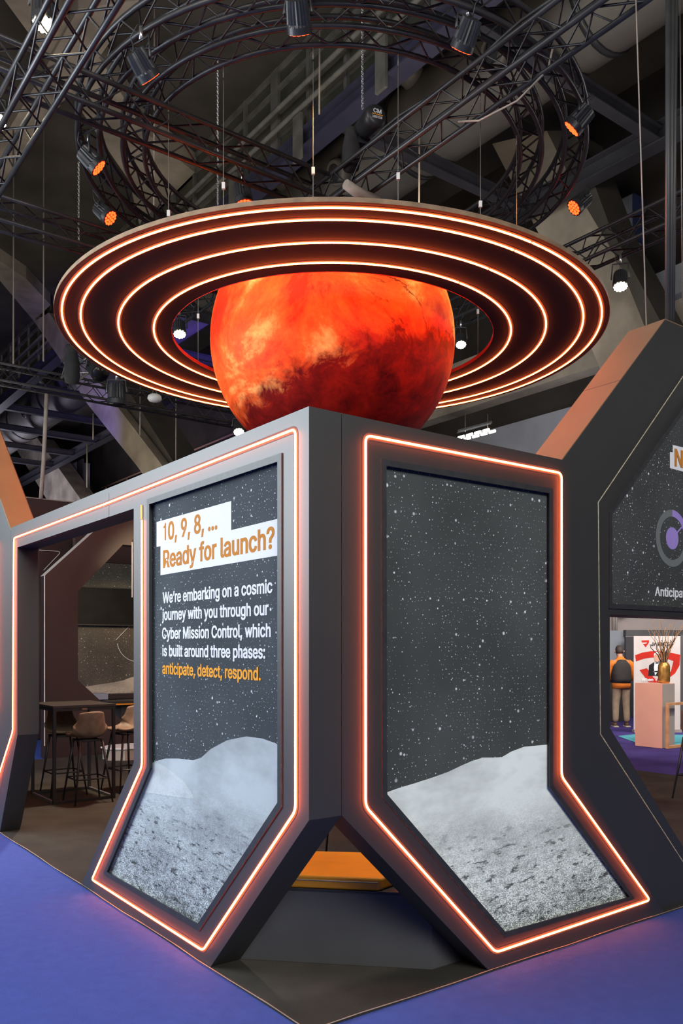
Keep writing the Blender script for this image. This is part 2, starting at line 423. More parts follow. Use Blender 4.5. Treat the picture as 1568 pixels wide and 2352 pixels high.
def planet_mat():
    m, t, b = nt('mars_print'); N, L = t.nodes, t.links
    b.inputs['Roughness'].default_value = .55; b.inputs['Specular IOR Level'].default_value = .12
    tc = N.new('ShaderNodeTexCoord')
    def noise(scale, det, rough, dist=0):
        n = N.new('ShaderNodeTexNoise'); n.inputs['Scale'].default_value = scale; n.inputs['Detail'].default_value = det
        n.inputs['Roughness'].default_value = rough; n.inputs['Distortion'].default_value = dist; L.new(tc.outputs['Object'], n.inputs['Vector']); return n
    sx = N.new('ShaderNodeSeparateXYZ'); L.new(tc.outputs['Object'], sx.inputs[0])
    n1 = noise(1.1, 10, .62, .6); n2 = noise(4.5, 10, .7, .4); n3 = noise(17, 8, .75)
    # dark southern plains: below a ragged parallel, and a dark sea on the right
    wob = N.new('ShaderNodeMath'); wob.operation = 'MULTIPLY_ADD'; wob.inputs[1].default_value = .75; L.new(n2.outputs['Fac'], wob.inputs[0]); L.new(sx.outputs[2], wob.inputs[2])
    w2 = N.new('ShaderNodeMath'); w2.operation = 'MULTIPLY_ADD'; w2.inputs[1].default_value = -.34; L.new(sx.outputs[0], w2.inputs[0]); L.new(wob.outputs[0], w2.inputs[2])
    low = N.new('ShaderNodeMapRange'); low.inputs['From Min'].default_value = .02; low.inputs['From Max'].default_value = -.22; L.new(w2.outputs[0], low.inputs['Value'])
    ramp = N.new('ShaderNodeValToRGB'); e = ramp.color_ramp.elements
    e[0].position = .34; e[0].color = (.50, .03, .008, 1); e[1].position = .66; e[1].color = (1.0, .56, .17, 1)
    k = ramp.color_ramp.elements.new(.5); k.color = (.85, .14, .022, 1)
    ad = N.new('ShaderNodeMath'); ad.operation = 'MULTIPLY_ADD'; ad.inputs[1].default_value = .16; L.new(n3.outputs['Fac'], ad.inputs[0])
    a0 = N.new('ShaderNodeMath'); a0.operation = 'MULTIPLY_ADD'; a0.inputs[1].default_value = 1.25; a0.inputs[2].default_value = -.205; L.new(n1.outputs['Fac'], a0.inputs[0])
    L.new(a0.outputs[0], ad.inputs[2]); L.new(ad.outputs[0], ramp.inputs['Fac'])
    dk = N.new('ShaderNodeValToRGB'); d = dk.color_ramp.elements
    d[0].position = .30; d[0].color = (.05, .002, .003, 1); d[1].position = .72; d[1].color = (.34, .012, .006, 1); L.new(n2.outputs['Fac'], dk.inputs['Fac'])
    mx = N.new('ShaderNodeMix'); mx.data_type = 'RGBA'; L.new(low.outputs[0], mx.inputs['Factor']); L.new(ramp.outputs['Color'], mx.inputs['A']); L.new(dk.outputs['Color'], mx.inputs['B'])
    # dark veins (canyons) where a distorted noise crosses its middle, upper right only
    cn = noise(1.5, 6, .6, 1.0)
    ab = N.new('ShaderNodeMath'); ab.operation = 'SUBTRACT'; ab.inputs[1].default_value = .5; L.new(cn.outputs['Fac'], ab.inputs[0])
    aa = N.new('ShaderNodeMath'); aa.operation = 'ABSOLUTE'; L.new(ab.outputs[0], aa.inputs[0])
    ve = N.new('ShaderNodeMapRange'); ve.inputs['From Min'].default_value = .022; ve.inputs['From Max'].default_value = .0; L.new(aa.outputs[0], ve.inputs['Value'])
    rt = N.new('ShaderNodeMapRange'); rt.inputs['From Min'].default_value = .15; rt.inputs['From Max'].default_value = .6; L.new(sx.outputs[0], rt.inputs['Value'])
    vm = N.new('ShaderNodeMath'); vm.operation = 'MULTIPLY'; L.new(ve.outputs[0], vm.inputs[0]); L.new(rt.outputs[0], vm.inputs[1])
    m2 = N.new('ShaderNodeMix'); m2.data_type = 'RGBA'; L.new(vm.outputs[0], m2.inputs['Factor']); L.new(mx.outputs['Result'], m2.inputs['A']); m2.inputs['B'].default_value = (.14, .006, .006, 1)
    L.new(m2.outputs['Result'], b.inputs['Base Color'])
    bp = N.new('ShaderNodeBump'); bp.inputs['Strength'].default_value = .12; bp.inputs['Distance'].default_value = .03
    L.new(n3.outputs['Fac'], bp.inputs['Height']); L.new(bp.outputs['Normal'], b.inputs['Normal'])
    return m


M['planet'] = planet_mat()


# letter outlines: advance, points (1/1000 em), faces
GLYPHS = {
    ',': (188, '96,-136 19,-136 54,87 158,87', '1,3,2 1,0,3'),
    '.': (188, '139,-2 126,-12 111,-19 95,-21 79,-19 64,-12 52,-3 42,10 35,25 33,41 35,57 42,72 52,85 64,95 79,101 95,103 111,101 126,95 139,85 149,72 155,57 157,41 155,25 149,10', '14,16,15 14,17,16 13,17,14 13,18,17 12,18,13 11,18,12 11,19,18 10,19,11 10,20,19 9,20,10 9,21,20 9,22,21 8,22,9 8,23,22 7,23,8 7,0,23 6,0,7 6,1,0 5,1,6 4,1,5 4,2,1 3,2,4'),
    '0': (453, '333,11 302,-8 266,-19 227,-23 188,-19 152,-8 120,11 93,37 71,70 54,108 42,152 34,200 32,254 34,308 42,357 54,400 71,439 94,471 121,497 152,516 188,528 227,532 266,528 301,516 333,497 360,471 382,439 399,400 412,356 419,308 421,254 419,200 412,152 399,108 382,70 360,37 174,86 189,74 207,68 227,66 246,68 264,74 279,86 293,102 305,122 315,148 322,179 326,214 328,254 326,294 322,330 315,360 305,386 293,407 279,423 264,434 246,441 227,443 207,441 189,434 174,423 160,407 148,386 138,360 131,330 127,294 125,254 127,214 131,179 138,148 148,122 160,102', '20,22,21 19,22,20 19,23,22 18,23,19 18,24,23 17,24,18 17,25,24 16,25,17 16,57,25 57,26,25 16,58,57 56,26,57 55,26,56 16,59,58 15,59,16 55,27,26 54,27,55 15,60,59 15,61,60 53,27,54 15,62,61 52,27,53 14,62,15 52,28,27 51,28,52 14,63,62 50,28,51 14,64,63 13,64,14 50,29,28 49,29,50 13,65,64 12,65,13 49,30,29 48,30,49 12,66,65 11,66,12 11,67,66 48,31,30 47,31,48 11,68,67 46,31,47 10,68,11 46,32,31 10,69,68 45,32,46 9,69,10 45,33,32 9,70,69 44,33,45 9,71,70 43,33,44 43,34,33 8,71,9 42,34,43 8,36,71 41,34,42 8,37,36 8,38,37 40,34,41 40,35,34 7,38,8 7,39,38 39,35,40 7,35,39 7,0,35 6,0,7 6,1,0 5,1,6 5,2,1 4,2,5 4,3,2'),
    '1': (330, '205,0 205,522 150,522 138,470 95,436 50,428 50,378 138,378 138,0', '0,1,8 1,2,8 2,3,8 3,7,8 3,6,7 3,4,6 4,5,6'),
    '8': (453, '324,-3 294,-14 261,-21 226,-23 191,-21 159,-14 129,-3 102,12 80,30 61,53 47,78 39,106 36,135 38,159 42,181 50,202 62,221 75,239 91,254 109,266 129,275 137,277 137,256 122,261 99,277 80,298 66,324 57,351 54,380 57,408 64,434 77,459 94,480 114,498 139,512 166,523 195,530 226,532 257,530 286,523 313,512 337,498 358,480 375,459 388,435 395,408 398,380 395,351 386,324 372,299 354,277 331,261 316,256 316,277 324,275 343,266 361,254 377,239 391,221 402,202 410,181 415,159 417,135 414,106 406,78 392,53 373,30 350,12 174,75 189,70 207,66 226,65 246,66 263,70 278,75 291,82 301,90 310,100 316,112 319,124 321,139 319,154 315,168 309,180 300,191 289,200 276,208 261,214 244,218 226,219 208,218 191,214 176,208 163,200 152,191 143,180 137,168 133,154 132,139 133,124 136,112 142,100 150,90 161,82 185,315 197,310 211,307 226,306 241,307 255,310 267,315 277,321 286,329 293,339 299,350 302,362 303,376 302,389 299,401 294,412 287,421 278,429 268,435 256,440 242,443 226,444 211,443 197,440 184,435 174,429 165,421 158,412 153,401 150,389 149,376 150,362 153,350 158,339 165,329 174,321', '36,38,37 35,38,36 35,39,38 34,39,35 34,40,39 33,40,34 33,41,40 32,41,33 32,42,41 32,43,42 31,43,32 31,44,43 30,125,31 125,44,31 30,126,125 124,44,125 123,44,124 30,127,126 122,44,123 30,128,127 121,44,122 30,129,128 121,45,44 29,129,30 120,45,121 29,130,129 119,45,120 29,131,130 118,45,119 29,132,131 118,46,45 28,132,29 117,46,118 28,133,132 116,46,117 28,134,133 116,47,46 27,134,28 115,47,116 27,135,134 114,47,115 27,136,135 114,48,47 26,136,27 113,48,114 26,137,136 112,48,113 26,138,137 111,48,112 26,139,138 111,49,48 25,139,26 25,104,139 110,49,111 25,105,104 109,49,110 25,106,105 108,49,109 25,107,106 107,49,108 25,49,107 25,50,49 24,50,25 24,53,50 53,54,50 54,51,50 23,20,24 20,21,24 21,53,24 22,53,21 22,52,53 19,23,20 51,55,54 18,23,19 51,56,55 52,56,51 18,22,23 22,56,52 18,56,22 17,56,18 17,57,56 16,57,17 16,58,57 16,89,58 89,88,58 88,59,58 15,90,16 90,89,16 87,59,88 15,91,90 86,59,87 15,92,91 85,59,86 15,93,92 85,60,59 14,93,15 14,94,93 84,60,85 14,95,94 83,60,84 83,61,60 13,95,14 13,96,95 82,61,83 13,97,96 81,61,82 81,62,61 12,97,13 12,98,97 80,62,81 79,62,80 12,99,98 79,63,62 11,99,12 78,63,79 11,100,99 77,63,78 11,101,100 10,101,11 77,64,63 76,64,77 10,102,101 75,64,76 10,103,102 10,68,103 74,64,75 9,68,10 74,65,64 9,69,68 73,65,74 9,70,69 72,65,73 9,71,70 71,65,72 9,65,71 8,65,9 8,66,65 7,66,8 7,67,66 6,67,7 6,0,67 6,1,0 5,1,6 5,2,1 4,2,5 4,3,2'),
    '9': (453, '135,508 163,521 193,529 226,532 259,529 290,521 318,508 343,490 365,468 382,442 395,413 402,381 405,347 403,320 397,292 388,264 373,233 354,198 328,159 209,-16 100,-16 293,264 335,264 315,229 308,219 298,209 288,201 276,193 263,187 248,182 233,179 218,179 186,181 156,188 129,200 105,216 85,237 69,261 57,289 50,319 47,352 50,385 58,416 71,444 88,469 109,491 270,432 257,439 242,443 226,444 210,443 196,439 183,432 171,424 161,413 152,400 146,385 143,369 141,352 143,334 146,318 152,303 161,290 171,280 182,271 196,265 210,261 226,259 242,261 257,265 270,271 282,279 292,290 300,303 306,317 310,333 311,350 310,369 306,385 300,400 292,413 282,424 235,179 235,180', '39,38,60 60,59,39 59,58,39 58,57,40 41,40,57 57,56,41 41,56,55 18,82,20 69,68,21 23,24,17 17,16,23 22,23,16 16,15,22 14,74,73 75,74,13 13,12,75 76,75,12 12,11,77 11,10,79 28,29,18 27,28,18 25,26,17 17,24,25 18,29,82 22,15,21 1,0,5 78,77,11 61,60,38 62,61,38 38,37,63 69,21,15 70,69,15 71,70,15 72,71,15 43,42,50 51,50,42 52,51,42 53,52,42 54,53,42 3,2,4 14,13,74 47,46,10 46,81,10 81,80,10 80,79,10 10,9,47 48,47,9 49,48,9 9,8,49 64,63,37 65,64,37 37,36,66 15,14,72 73,72,14 67,30,68 31,30,32 34,33,30 30,67,36 50,49,43 49,8,43 0,45,6 77,76,12 8,7,44 7,6,45 36,35,30 2,1,4 5,4,1 82,30,20 68,30,21 63,62,38 55,54,41 18,17,27 26,27,17 33,32,30 66,65,37 35,34,30 44,43,8 82,29,83 30,82,83 45,44,7 6,5,0 79,78,11 20,19,18 42,41,54 67,66,36 83,21,30 40,39,58'),
    ':': (188, '139,273 126,263 111,257 95,255 79,257 64,263 52,273 42,285 35,300 33,316 35,332 42,347 52,360 64,370 79,376 95,378 111,376 126,370 139,360 149,347 155,332 157,316 155,300 149,285 139,-2 126,-12 111,-19 95,-21 79,-19 64,-12 52,-3 42,10 35,25 33,41 35,57 42,72 52,85 64,95 79,101 95,103 111,101 126,95 139,85 149,72 155,57 157,41 155,25 149,10', '38,40,39 38,41,40 37,41,38 37,42,41 36,42,37 35,42,36 35,43,42 34,43,35 34,44,43 33,44,34 33,45,44 33,46,45 32,46,33 32,47,46 31,47,32 31,24,47 30,24,31 30,25,24 29,25,30 28,25,29 28,26,25 27,26,28 14,16,15 14,17,16 13,17,14 13,18,17 12,18,13 11,18,12 11,19,18 10,19,11 10,20,19 9,20,10 9,21,20 9,22,21 8,22,9 8,23,22 7,23,8 7,0,23 6,0,7 6,1,0 5,1,6 4,1,5 4,2,1 3,2,4'),
    '?': (358, '207,-2 195,-12 180,-19 164,-21 148,-19 133,-12 120,-2 110,10 104,25 102,41 104,57 110,72 120,84 133,94 148,100 164,102 180,100 195,94 207,84 217,72 223,57 225,41 223,25 217,10 210,136 116,136 116,159 117,189 120,214 126,235 134,253 145,268 157,281 170,292 185,302 200,311 213,321 224,331 233,343 240,355 244,368 246,384 244,396 242,407 237,416 230,425 222,432 213,438 202,442 191,445 178,446 166,445 155,442 144,438 135,433 126,426 119,417 114,406 110,393 106,362 10,362 15,409 23,436 36,461 52,482 72,500 96,514 121,524 149,530 178,532 208,530 236,523 262,513 285,498 304,480 320,459 331,435 338,409 340,382 338,353 331,327 320,303 304,282 285,263 263,248 250,239 239,231 230,224 224,216 218,209 215,200 212,190 210,176 210,158', '68,70,69 67,70,68 67,71,70 66,71,67 66,72,71 65,72,66 65,73,72 64,73,65 64,74,73 63,74,64 63,75,74 62,75,63 62,50,75 50,76,75 62,51,50 49,76,50 62,52,51 48,76,49 62,53,52 47,76,48 62,54,53 46,76,47 61,54,62 46,77,76 61,55,54 45,77,46 61,56,55 44,77,45 61,57,56 43,77,44 43,78,77 60,57,61 42,78,43 60,58,57 41,78,42 60,59,58 40,78,41 40,79,78 39,79,40 38,79,39 38,80,79 37,80,38 36,80,37 36,81,80 35,81,36 34,81,35 34,82,81 33,82,34 32,82,33 32,83,82 31,83,32 30,83,31 30,84,83 29,84,30 29,85,84 29,86,85 28,86,29 28,87,86 28,88,87 28,89,88 27,89,28 27,90,89 27,91,90 27,92,91 26,92,27 26,93,92 25,93,26 25,24,93 14,16,15 13,16,14 13,17,16 12,17,13 12,18,17 11,18,12 11,19,18 10,19,11 10,20,19 9,20,10 9,21,20 8,21,9 8,22,21 7,22,8 7,23,22 6,23,7 6,0,23 6,1,0 5,1,6 5,2,1 4,2,5 4,3,2'),
    'A': (480, '96,-16 -6,-16 190,525 287,525 486,-16 384,-16 272,297 265,318 257,341 249,367 239,398 229,433 211,494 266,494 249,433 238,397 228,366 220,340 212,317 206,297 354,183 126,183 126,158 354,158 322,158 340,181 314,178 239,400 157,158 158,162 339,183 313,183 166,183 140,183', '1,0,22 1,22,21 21,19,18 5,4,23 4,20,23 6,20,7 5,23,24 30,6,31 2,12,3 9,8,4 4,3,13 2,1,12 1,21,18 18,17,1 11,12,1 15,11,1 16,15,1 17,16,1 20,6,30 8,7,4 14,10,4 13,3,12 23,20,25 24,23,25 26,24,25 24,26,29 10,14,27 15,10,27 11,15,27 22,0,28 22,28,29 28,24,29 19,21,33 20,4,7 25,20,30 26,25,30 31,26,30 29,26,32 26,31,32 21,22,33 10,9,4 13,14,4 32,19,33 29,32,33 22,29,33'),
    'C': (510, '346,-11 320,-17 294,-22 267,-23 222,-19 180,-8 142,11 108,37 79,70 55,108 38,152 28,201 24,254 28,308 38,356 55,400 79,439 108,471 142,497 180,516 222,528 267,532 294,530 320,526 345,520 369,510 391,498 412,484 431,467 447,448 462,426 473,403 482,378 493,332 396,332 388,360 383,374 376,386 368,397 358,407 348,415 336,423 324,429 311,434 297,437 282,439 268,440 240,437 215,430 192,419 172,403 154,382 140,357 128,327 122,293 120,254 122,215 128,181 140,152 154,126 172,106 192,90 215,78 240,71 268,69 282,70 297,72 311,75 324,80 336,86 348,94 358,102 368,112 376,123 383,135 388,149 396,176 493,176 483,131 474,106 462,82 448,61 431,42 412,25 392,11 369,-1', '20,22,21 20,23,22 19,23,20 19,24,23 19,25,24 18,25,19 18,26,25 18,27,26 17,27,18 17,28,27 16,28,17 16,29,28 16,46,29 46,45,29 45,30,29 16,47,46 44,30,45 15,47,16 15,48,47 43,30,44 42,30,43 15,49,48 41,30,42 41,31,30 40,31,41 15,50,49 39,31,40 38,31,39 38,32,31 15,51,50 14,51,15 37,32,38 36,32,37 14,52,51 36,33,32 35,33,36 34,33,35 14,53,52 13,53,14 13,54,53 12,54,13 12,55,54 12,56,55 11,56,12 11,57,56 10,57,11 10,58,57 75,77,76 75,78,77 9,58,10 9,59,58 74,78,75 73,78,74 73,79,78 9,60,59 72,79,73 71,79,72 8,60,9 8,61,60 71,80,79 70,80,71 69,80,70 8,62,61 68,80,69 68,81,80 67,81,68 8,63,62 66,81,67 65,81,66 8,64,63 64,81,65 7,64,8 7,81,64 7,82,81 7,83,82 6,83,7 6,84,83 5,84,6 5,85,84 5,0,85 4,0,5 4,1,0 4,2,1 3,2,4'),
    'D': (502, '359,17 317,-2 270,-12 219,-16 80,-16 80,73 214,73 251,76 283,83 310,95 332,111 350,131 364,156 375,185 381,218 383,255 381,292 375,325 365,354 351,378 333,398 311,414 286,426 256,433 220,436 77,436 77,525 226,525 275,521 320,510 361,492 396,467 425,436 448,398 464,355 474,308 478,255 474,203 464,155 448,111 424,74 394,42 44,525 141,525 141,-16 44,-16 212,436 155,73 156,73 206,399 206,399 141,436 141,231 141,230 141,73', '42,45,26 45,4,5 39,38,11 13,12,38 38,37,13 14,13,37 14,37,15 15,36,16 36,35,16 17,16,35 18,17,35 19,18,34 20,19,33 40,39,10 35,34,18 44,6,48 1,0,44 41,40,6 6,44,41 28,27,24 0,41,44 2,1,44 34,33,19 29,28,24 30,29,24 24,23,32 21,20,33 33,32,23 23,22,33 22,21,33 10,9,40 7,6,40 8,7,40 9,8,40 24,27,46 27,43,46 44,48,47 5,44,54 25,26,45 39,11,10 12,11,38 31,30,24 32,31,24 25,45,52 24,46,49 47,48,50 5,54,53 45,5,52 44,3,2 24,49,50 48,24,50 46,43,51 49,46,51 52,49,51 51,25,52 50,49,52 53,50,52 5,53,52 47,50,53 54,47,53 44,47,54 37,36,15'),
    'E': (419, '391,-16 44,-16 44,525 388,525 388,436 141,436 141,302 371,302 371,213 141,213 141,73 391,73', '1,5,2 5,3,2 5,4,3 1,6,5 1,9,6 9,7,6 9,8,7 1,10,9 1,11,10 1,0,11'),
    'I': (300, '285,-16 15,-16 15,73 102,73 102,436 15,436 15,525 285,525 285,436 199,436 199,73 285,73', '5,7,6 5,8,7 4,8,5 3,9,4 9,8,4 3,10,9 1,3,2 1,10,3 1,11,10 1,0,11'),
    'J': (396, '305,21 271,-4 230,-18 185,-23 139,-18 99,-4 64,21 38,55 22,97 17,145 17,189 114,189 114,146 116,120 123,100 133,86 147,75 164,68 185,66 206,68 222,75 236,86 247,100 253,120 256,146 256,525 352,525 352,145 347,97 332,55', '24,26,25 24,27,26 9,11,10 9,12,11 9,13,12 23,27,24 23,28,27 8,13,9 8,14,13 22,28,23 21,28,22 8,15,14 21,29,28 7,15,8 7,16,15 20,29,21 7,17,16 19,29,20 7,18,17 18,29,19 7,29,18 7,0,29 6,0,7 6,1,0 5,1,6 5,2,1 4,2,5 4,3,2'),
    'L': (393, '377,-16 44,-16 44,525 141,525 141,73 377,73', '1,3,2 1,4,3 1,5,4 1,0,5'),
    'M': (628, '138,-16 44,-16 44,525 162,525 292,193 295,184 299,175 302,164 306,152 310,140 314,128 319,114 323,101 327,88 330,76 334,64 343,33 285,33 295,64 299,75 303,87 306,100 311,113 315,126 319,139 323,152 327,163 331,174 334,184 337,193 465,525 584,525 584,-16 488,-16 488,291 488,302 488,314 488,327 489,341 489,355 489,369 490,384 490,398 490,414 490,428 491,443 491,473 534,473 523,437 518,420 513,404 508,388 502,373 497,358 492,343 487,329 482,316 478,304 474,294 471,285 353,-16 275,-16 156,285 152,294 148,304 144,316 140,328 135,342 130,356 125,371 119,386 114,402 108,419 103,435 89,473 134,473 135,445 136,431 136,416 136,402 137,387 137,372 137,357 137,343 138,329 138,315 138,303 138,291', '1,74,2 74,3,2 74,75,3 75,4,3 29,46,30 46,31,30 46,47,31 47,32,31 1,73,74 76,4,75 29,45,46 48,32,47 77,4,76 29,44,45 49,32,48 1,72,73 78,4,77 29,43,44 50,32,49 1,71,72 79,4,78 29,42,43 51,32,50 1,70,71 80,4,79 29,41,42 52,32,51 81,4,80 1,69,70 29,40,41 53,32,52 82,4,81 1,68,69 29,39,40 54,32,53 83,4,82 1,67,68 29,38,39 55,37,54 37,32,54 84,66,83 66,4,83 1,84,67 84,66,67 29,55,38 55,37,38 29,56,55 1,85,84 65,4,66 36,32,37 29,57,56 64,4,65 1,86,85 35,32,36 29,58,57 63,4,64 1,87,86 34,32,35 29,59,58 62,4,63 1,0,87 33,32,34 29,60,59 61,4,62 61,5,4 28,60,29 61,6,5 27,60,28 61,7,6 26,60,27 61,8,7 25,60,26 61,17,8 17,9,8 24,16,25 16,60,25 17,10,9 23,11,24 11,12,24 12,13,24 13,14,24 14,15,24 15,16,24 17,21,10 21,22,10 22,23,10 23,11,10 17,20,21 17,19,20 17,18,19 61,16,17 61,60,16'),
    'N': (523, '141,-16 44,-16 44,525 145,525 357,191 362,182 369,171 377,159 384,145 393,130 402,114 410,98 419,80 438,42 391,35 387,71 386,89 385,108 384,125 383,141 383,157 383,171 383,184 383,195 383,525 479,525 479,-16 378,-16 189,282 180,295 172,308 164,322 155,338 145,354 134,373 122,394 109,418 82,464 134,472 136,430 137,406 138,384 139,364 140,345 140,328 141,314 141,301 141,291', '1,37,2 37,3,2 37,38,3 38,4,3 23,25,24 23,26,25 39,4,38 1,36,37 40,4,39 1,35,36 41,4,40 1,34,35 42,4,41 1,42,34 42,33,34 1,43,42 33,4,42 32,4,33 1,44,43 31,4,32 1,45,44 30,4,31 1,46,45 29,4,30 1,47,46 28,4,29 1,0,47 27,4,28 22,26,23 27,5,4 21,26,22 27,6,5 27,7,6 20,26,21 27,19,7 19,8,7 19,8,20 8,26,20 9,26,8 27,18,19 10,26,9 27,17,18 11,26,10 27,16,17 12,26,11 27,15,16 13,26,12 27,14,15 14,26,13 27,26,14'),
    'O': (533, '392,11 354,-8 312,-19 267,-23 222,-19 180,-8 142,11 108,37 79,70 56,108 38,152 28,201 24,254 28,308 38,356 55,400 79,439 108,471 142,497 180,516 222,528 267,532 312,528 354,516 392,497 426,471 455,439 478,400 495,356 506,307 509,254 506,201 495,152 478,108 455,70 426,37 193,90 216,78 240,71 267,69 294,71 318,78 341,90 361,105 379,126 394,151 405,181 412,215 414,254 412,293 405,328 394,358 379,383 361,403 341,419 318,430 294,437 267,440 240,437 216,430 193,419 172,403 155,382 140,357 129,328 122,293 120,254 122,215 129,181 140,151 155,126 172,106', '20,22,21 19,22,20 19,23,22 18,23,19 18,24,23 17,24,18 17,25,24 16,25,17 16,57,25 57,26,25 16,58,57 56,26,57 15,58,16 56,27,26 55,27,56 15,59,58 54,27,55 15,60,59 53,27,54 15,61,60 52,27,53 15,62,61 14,62,15 52,28,27 51,28,52 14,63,62 50,28,51 14,64,63 13,64,14 50,29,28 49,29,50 13,65,64 12,65,13 49,30,29 48,30,49 12,66,65 47,30,48 12,67,66 47,31,30 11,67,12 11,68,67 46,31,47 46,32,31 10,68,11 10,69,68 45,32,46 45,33,32 9,69,10 9,70,69 44,33,45 9,71,70 43,33,44 43,34,33 8,71,9 8,36,71 42,34,43 8,37,36 41,34,42 8,38,37 40,34,41 8,39,38 39,34,40 39,35,34 7,39,8 7,35,39 7,0,35 6,0,7 6,1,0 5,1,6 4,1,5 4,2,1 3,2,4'),
    'R': (449, '141,-16 44,-16 44,525 236,525 275,522 310,515 340,503 366,486 388,465 405,441 416,413 423,384 425,352 423,320 416,291 404,264 388,239 366,219 340,203 309,191 275,184 236,182 80,182 80,271 233,271 256,272 275,276 291,281 303,289 312,297 320,308 325,321 328,335 329,352 328,369 325,384 319,397 312,408 303,417 290,425 275,431 256,435 232,436 141,436 455,-16 343,-16 203,245 312,245 336,201 123,66 172,116 141,83 141,271 237,182 188,182 141,182 99,182 141,258 238,180', '1,0,49 1,22,23 2,1,23 23,43,2 2,43,3 44,18,48 47,18,16 30,29,14 31,30,13 32,31,13 13,12,32 33,32,12 34,33,12 12,11,34 35,34,11 11,10,37 7,6,43 18,47,48 3,43,4 0,21,50 16,15,47 26,25,15 27,26,15 28,27,15 38,37,10 9,8,43 36,35,11 37,36,11 0,50,51 47,15,46 25,24,15 6,5,43 5,4,43 14,13,30 8,7,43 39,38,10 40,39,10 10,9,41 42,41,9 15,14,28 29,28,14 48,19,44 19,20,44 46,21,53 22,1,49 46,24,52 21,46,54 49,0,51 55,57,56 57,55,46 43,23,52 45,44,58 21,45,58 50,21,54 51,50,55 50,54,55 54,46,55 49,51,56 51,55,56 22,49,56 43,42,9 24,46,15 52,23,57 23,56,57 46,52,57 17,16,18 41,40,10 53,21,58 20,53,58 44,20,58'),
    'S': (447, '330,-4 298,-16 263,-23 224,-25 186,-23 152,-16 121,-6 93,10 70,28 51,51 36,77 27,105 20,153 118,153 123,122 128,109 136,98 146,88 158,80 172,74 188,69 205,66 224,65 244,66 263,70 280,75 295,82 307,91 317,102 324,113 328,126 329,139 328,151 325,160 320,169 312,176 302,183 289,190 274,196 258,202 240,207 179,224 138,238 104,256 75,278 53,305 40,336 36,372 39,403 47,431 62,457 81,479 104,498 131,512 161,523 193,530 227,532 262,529 294,523 323,512 349,498 372,479 390,458 404,434 413,407 419,362 325,362 317,395 307,411 293,424 274,434 251,440 225,442 206,441 189,438 174,433 161,426 150,418 142,409 136,399 132,388 131,376 132,363 136,353 143,344 152,336 163,329 176,323 190,317 203,313 217,309 268,295 284,290 300,285 318,278 335,271 352,261 368,250 384,238 397,222 409,205 417,185 423,163 424,138 422,109 414,81 400,55 381,32 358,12', '55,57,56 54,57,55 54,58,57 53,58,54 53,59,58 52,59,53 52,60,59 51,60,52 51,61,60 51,62,61 50,62,51 50,63,62 49,73,50 73,72,50 72,63,50 71,63,72 49,74,73 70,63,71 49,75,74 69,63,70 69,64,63 49,76,75 48,76,49 48,77,76 68,64,69 48,78,77 67,64,68 48,79,78 67,65,64 47,79,48 47,80,79 66,65,67 47,81,80 47,82,81 46,82,47 46,83,82 46,84,83 46,85,84 45,85,46 45,86,85 45,87,86 45,88,87 45,89,88 45,90,89 45,91,90 44,91,45 44,92,91 44,93,92 44,94,93 44,95,94 43,95,44 43,96,95 43,97,96 42,97,43 42,98,97 41,98,42 41,99,98 40,99,41 40,100,99 39,100,40 39,101,100 38,101,39 37,101,38 36,101,37 36,102,101 35,102,36 34,102,35 33,102,34 33,103,102 32,103,33 11,13,12 11,14,13 31,103,32 30,103,31 30,104,103 29,104,30 11,15,14 28,104,29 11,16,15 28,105,104 10,16,11 27,105,28 10,17,16 26,105,27 10,18,17 25,105,26 25,106,105 10,19,18 9,19,10 24,106,25 9,20,19 23,106,24 9,21,20 22,106,23 9,22,21 9,106,22 9,107,106 8,107,9 8,108,107 7,108,8 7,0,108 6,0,7 6,1,0 5,1,6 5,2,1 4,2,5 4,3,2'),
    'T': (449, '177,436 16,436 16,525 433,525 433,436 273,436 273,-16 177,-16', '1,3,2 1,4,3 0,4,1 7,5,0 5,4,0 7,6,5'),
    'V': (480, '289,-16 193,-16 -7,525 96,525 207,212 214,192 222,169 231,142 240,111 251,75 269,15 213,15 231,76 242,112 252,143 260,170 268,192 274,211 383,525 486,525 241,109', '1,4,3 1,11,12 12,8,1 6,5,1 4,1,5 0,19,17 19,18,17 10,0,9 15,14,0 16,15,0 0,17,16 11,1,0 0,10,11 12,9,20 8,12,20 9,13,20 14,13,0 3,2,1 13,9,0 7,6,1 8,7,1'),
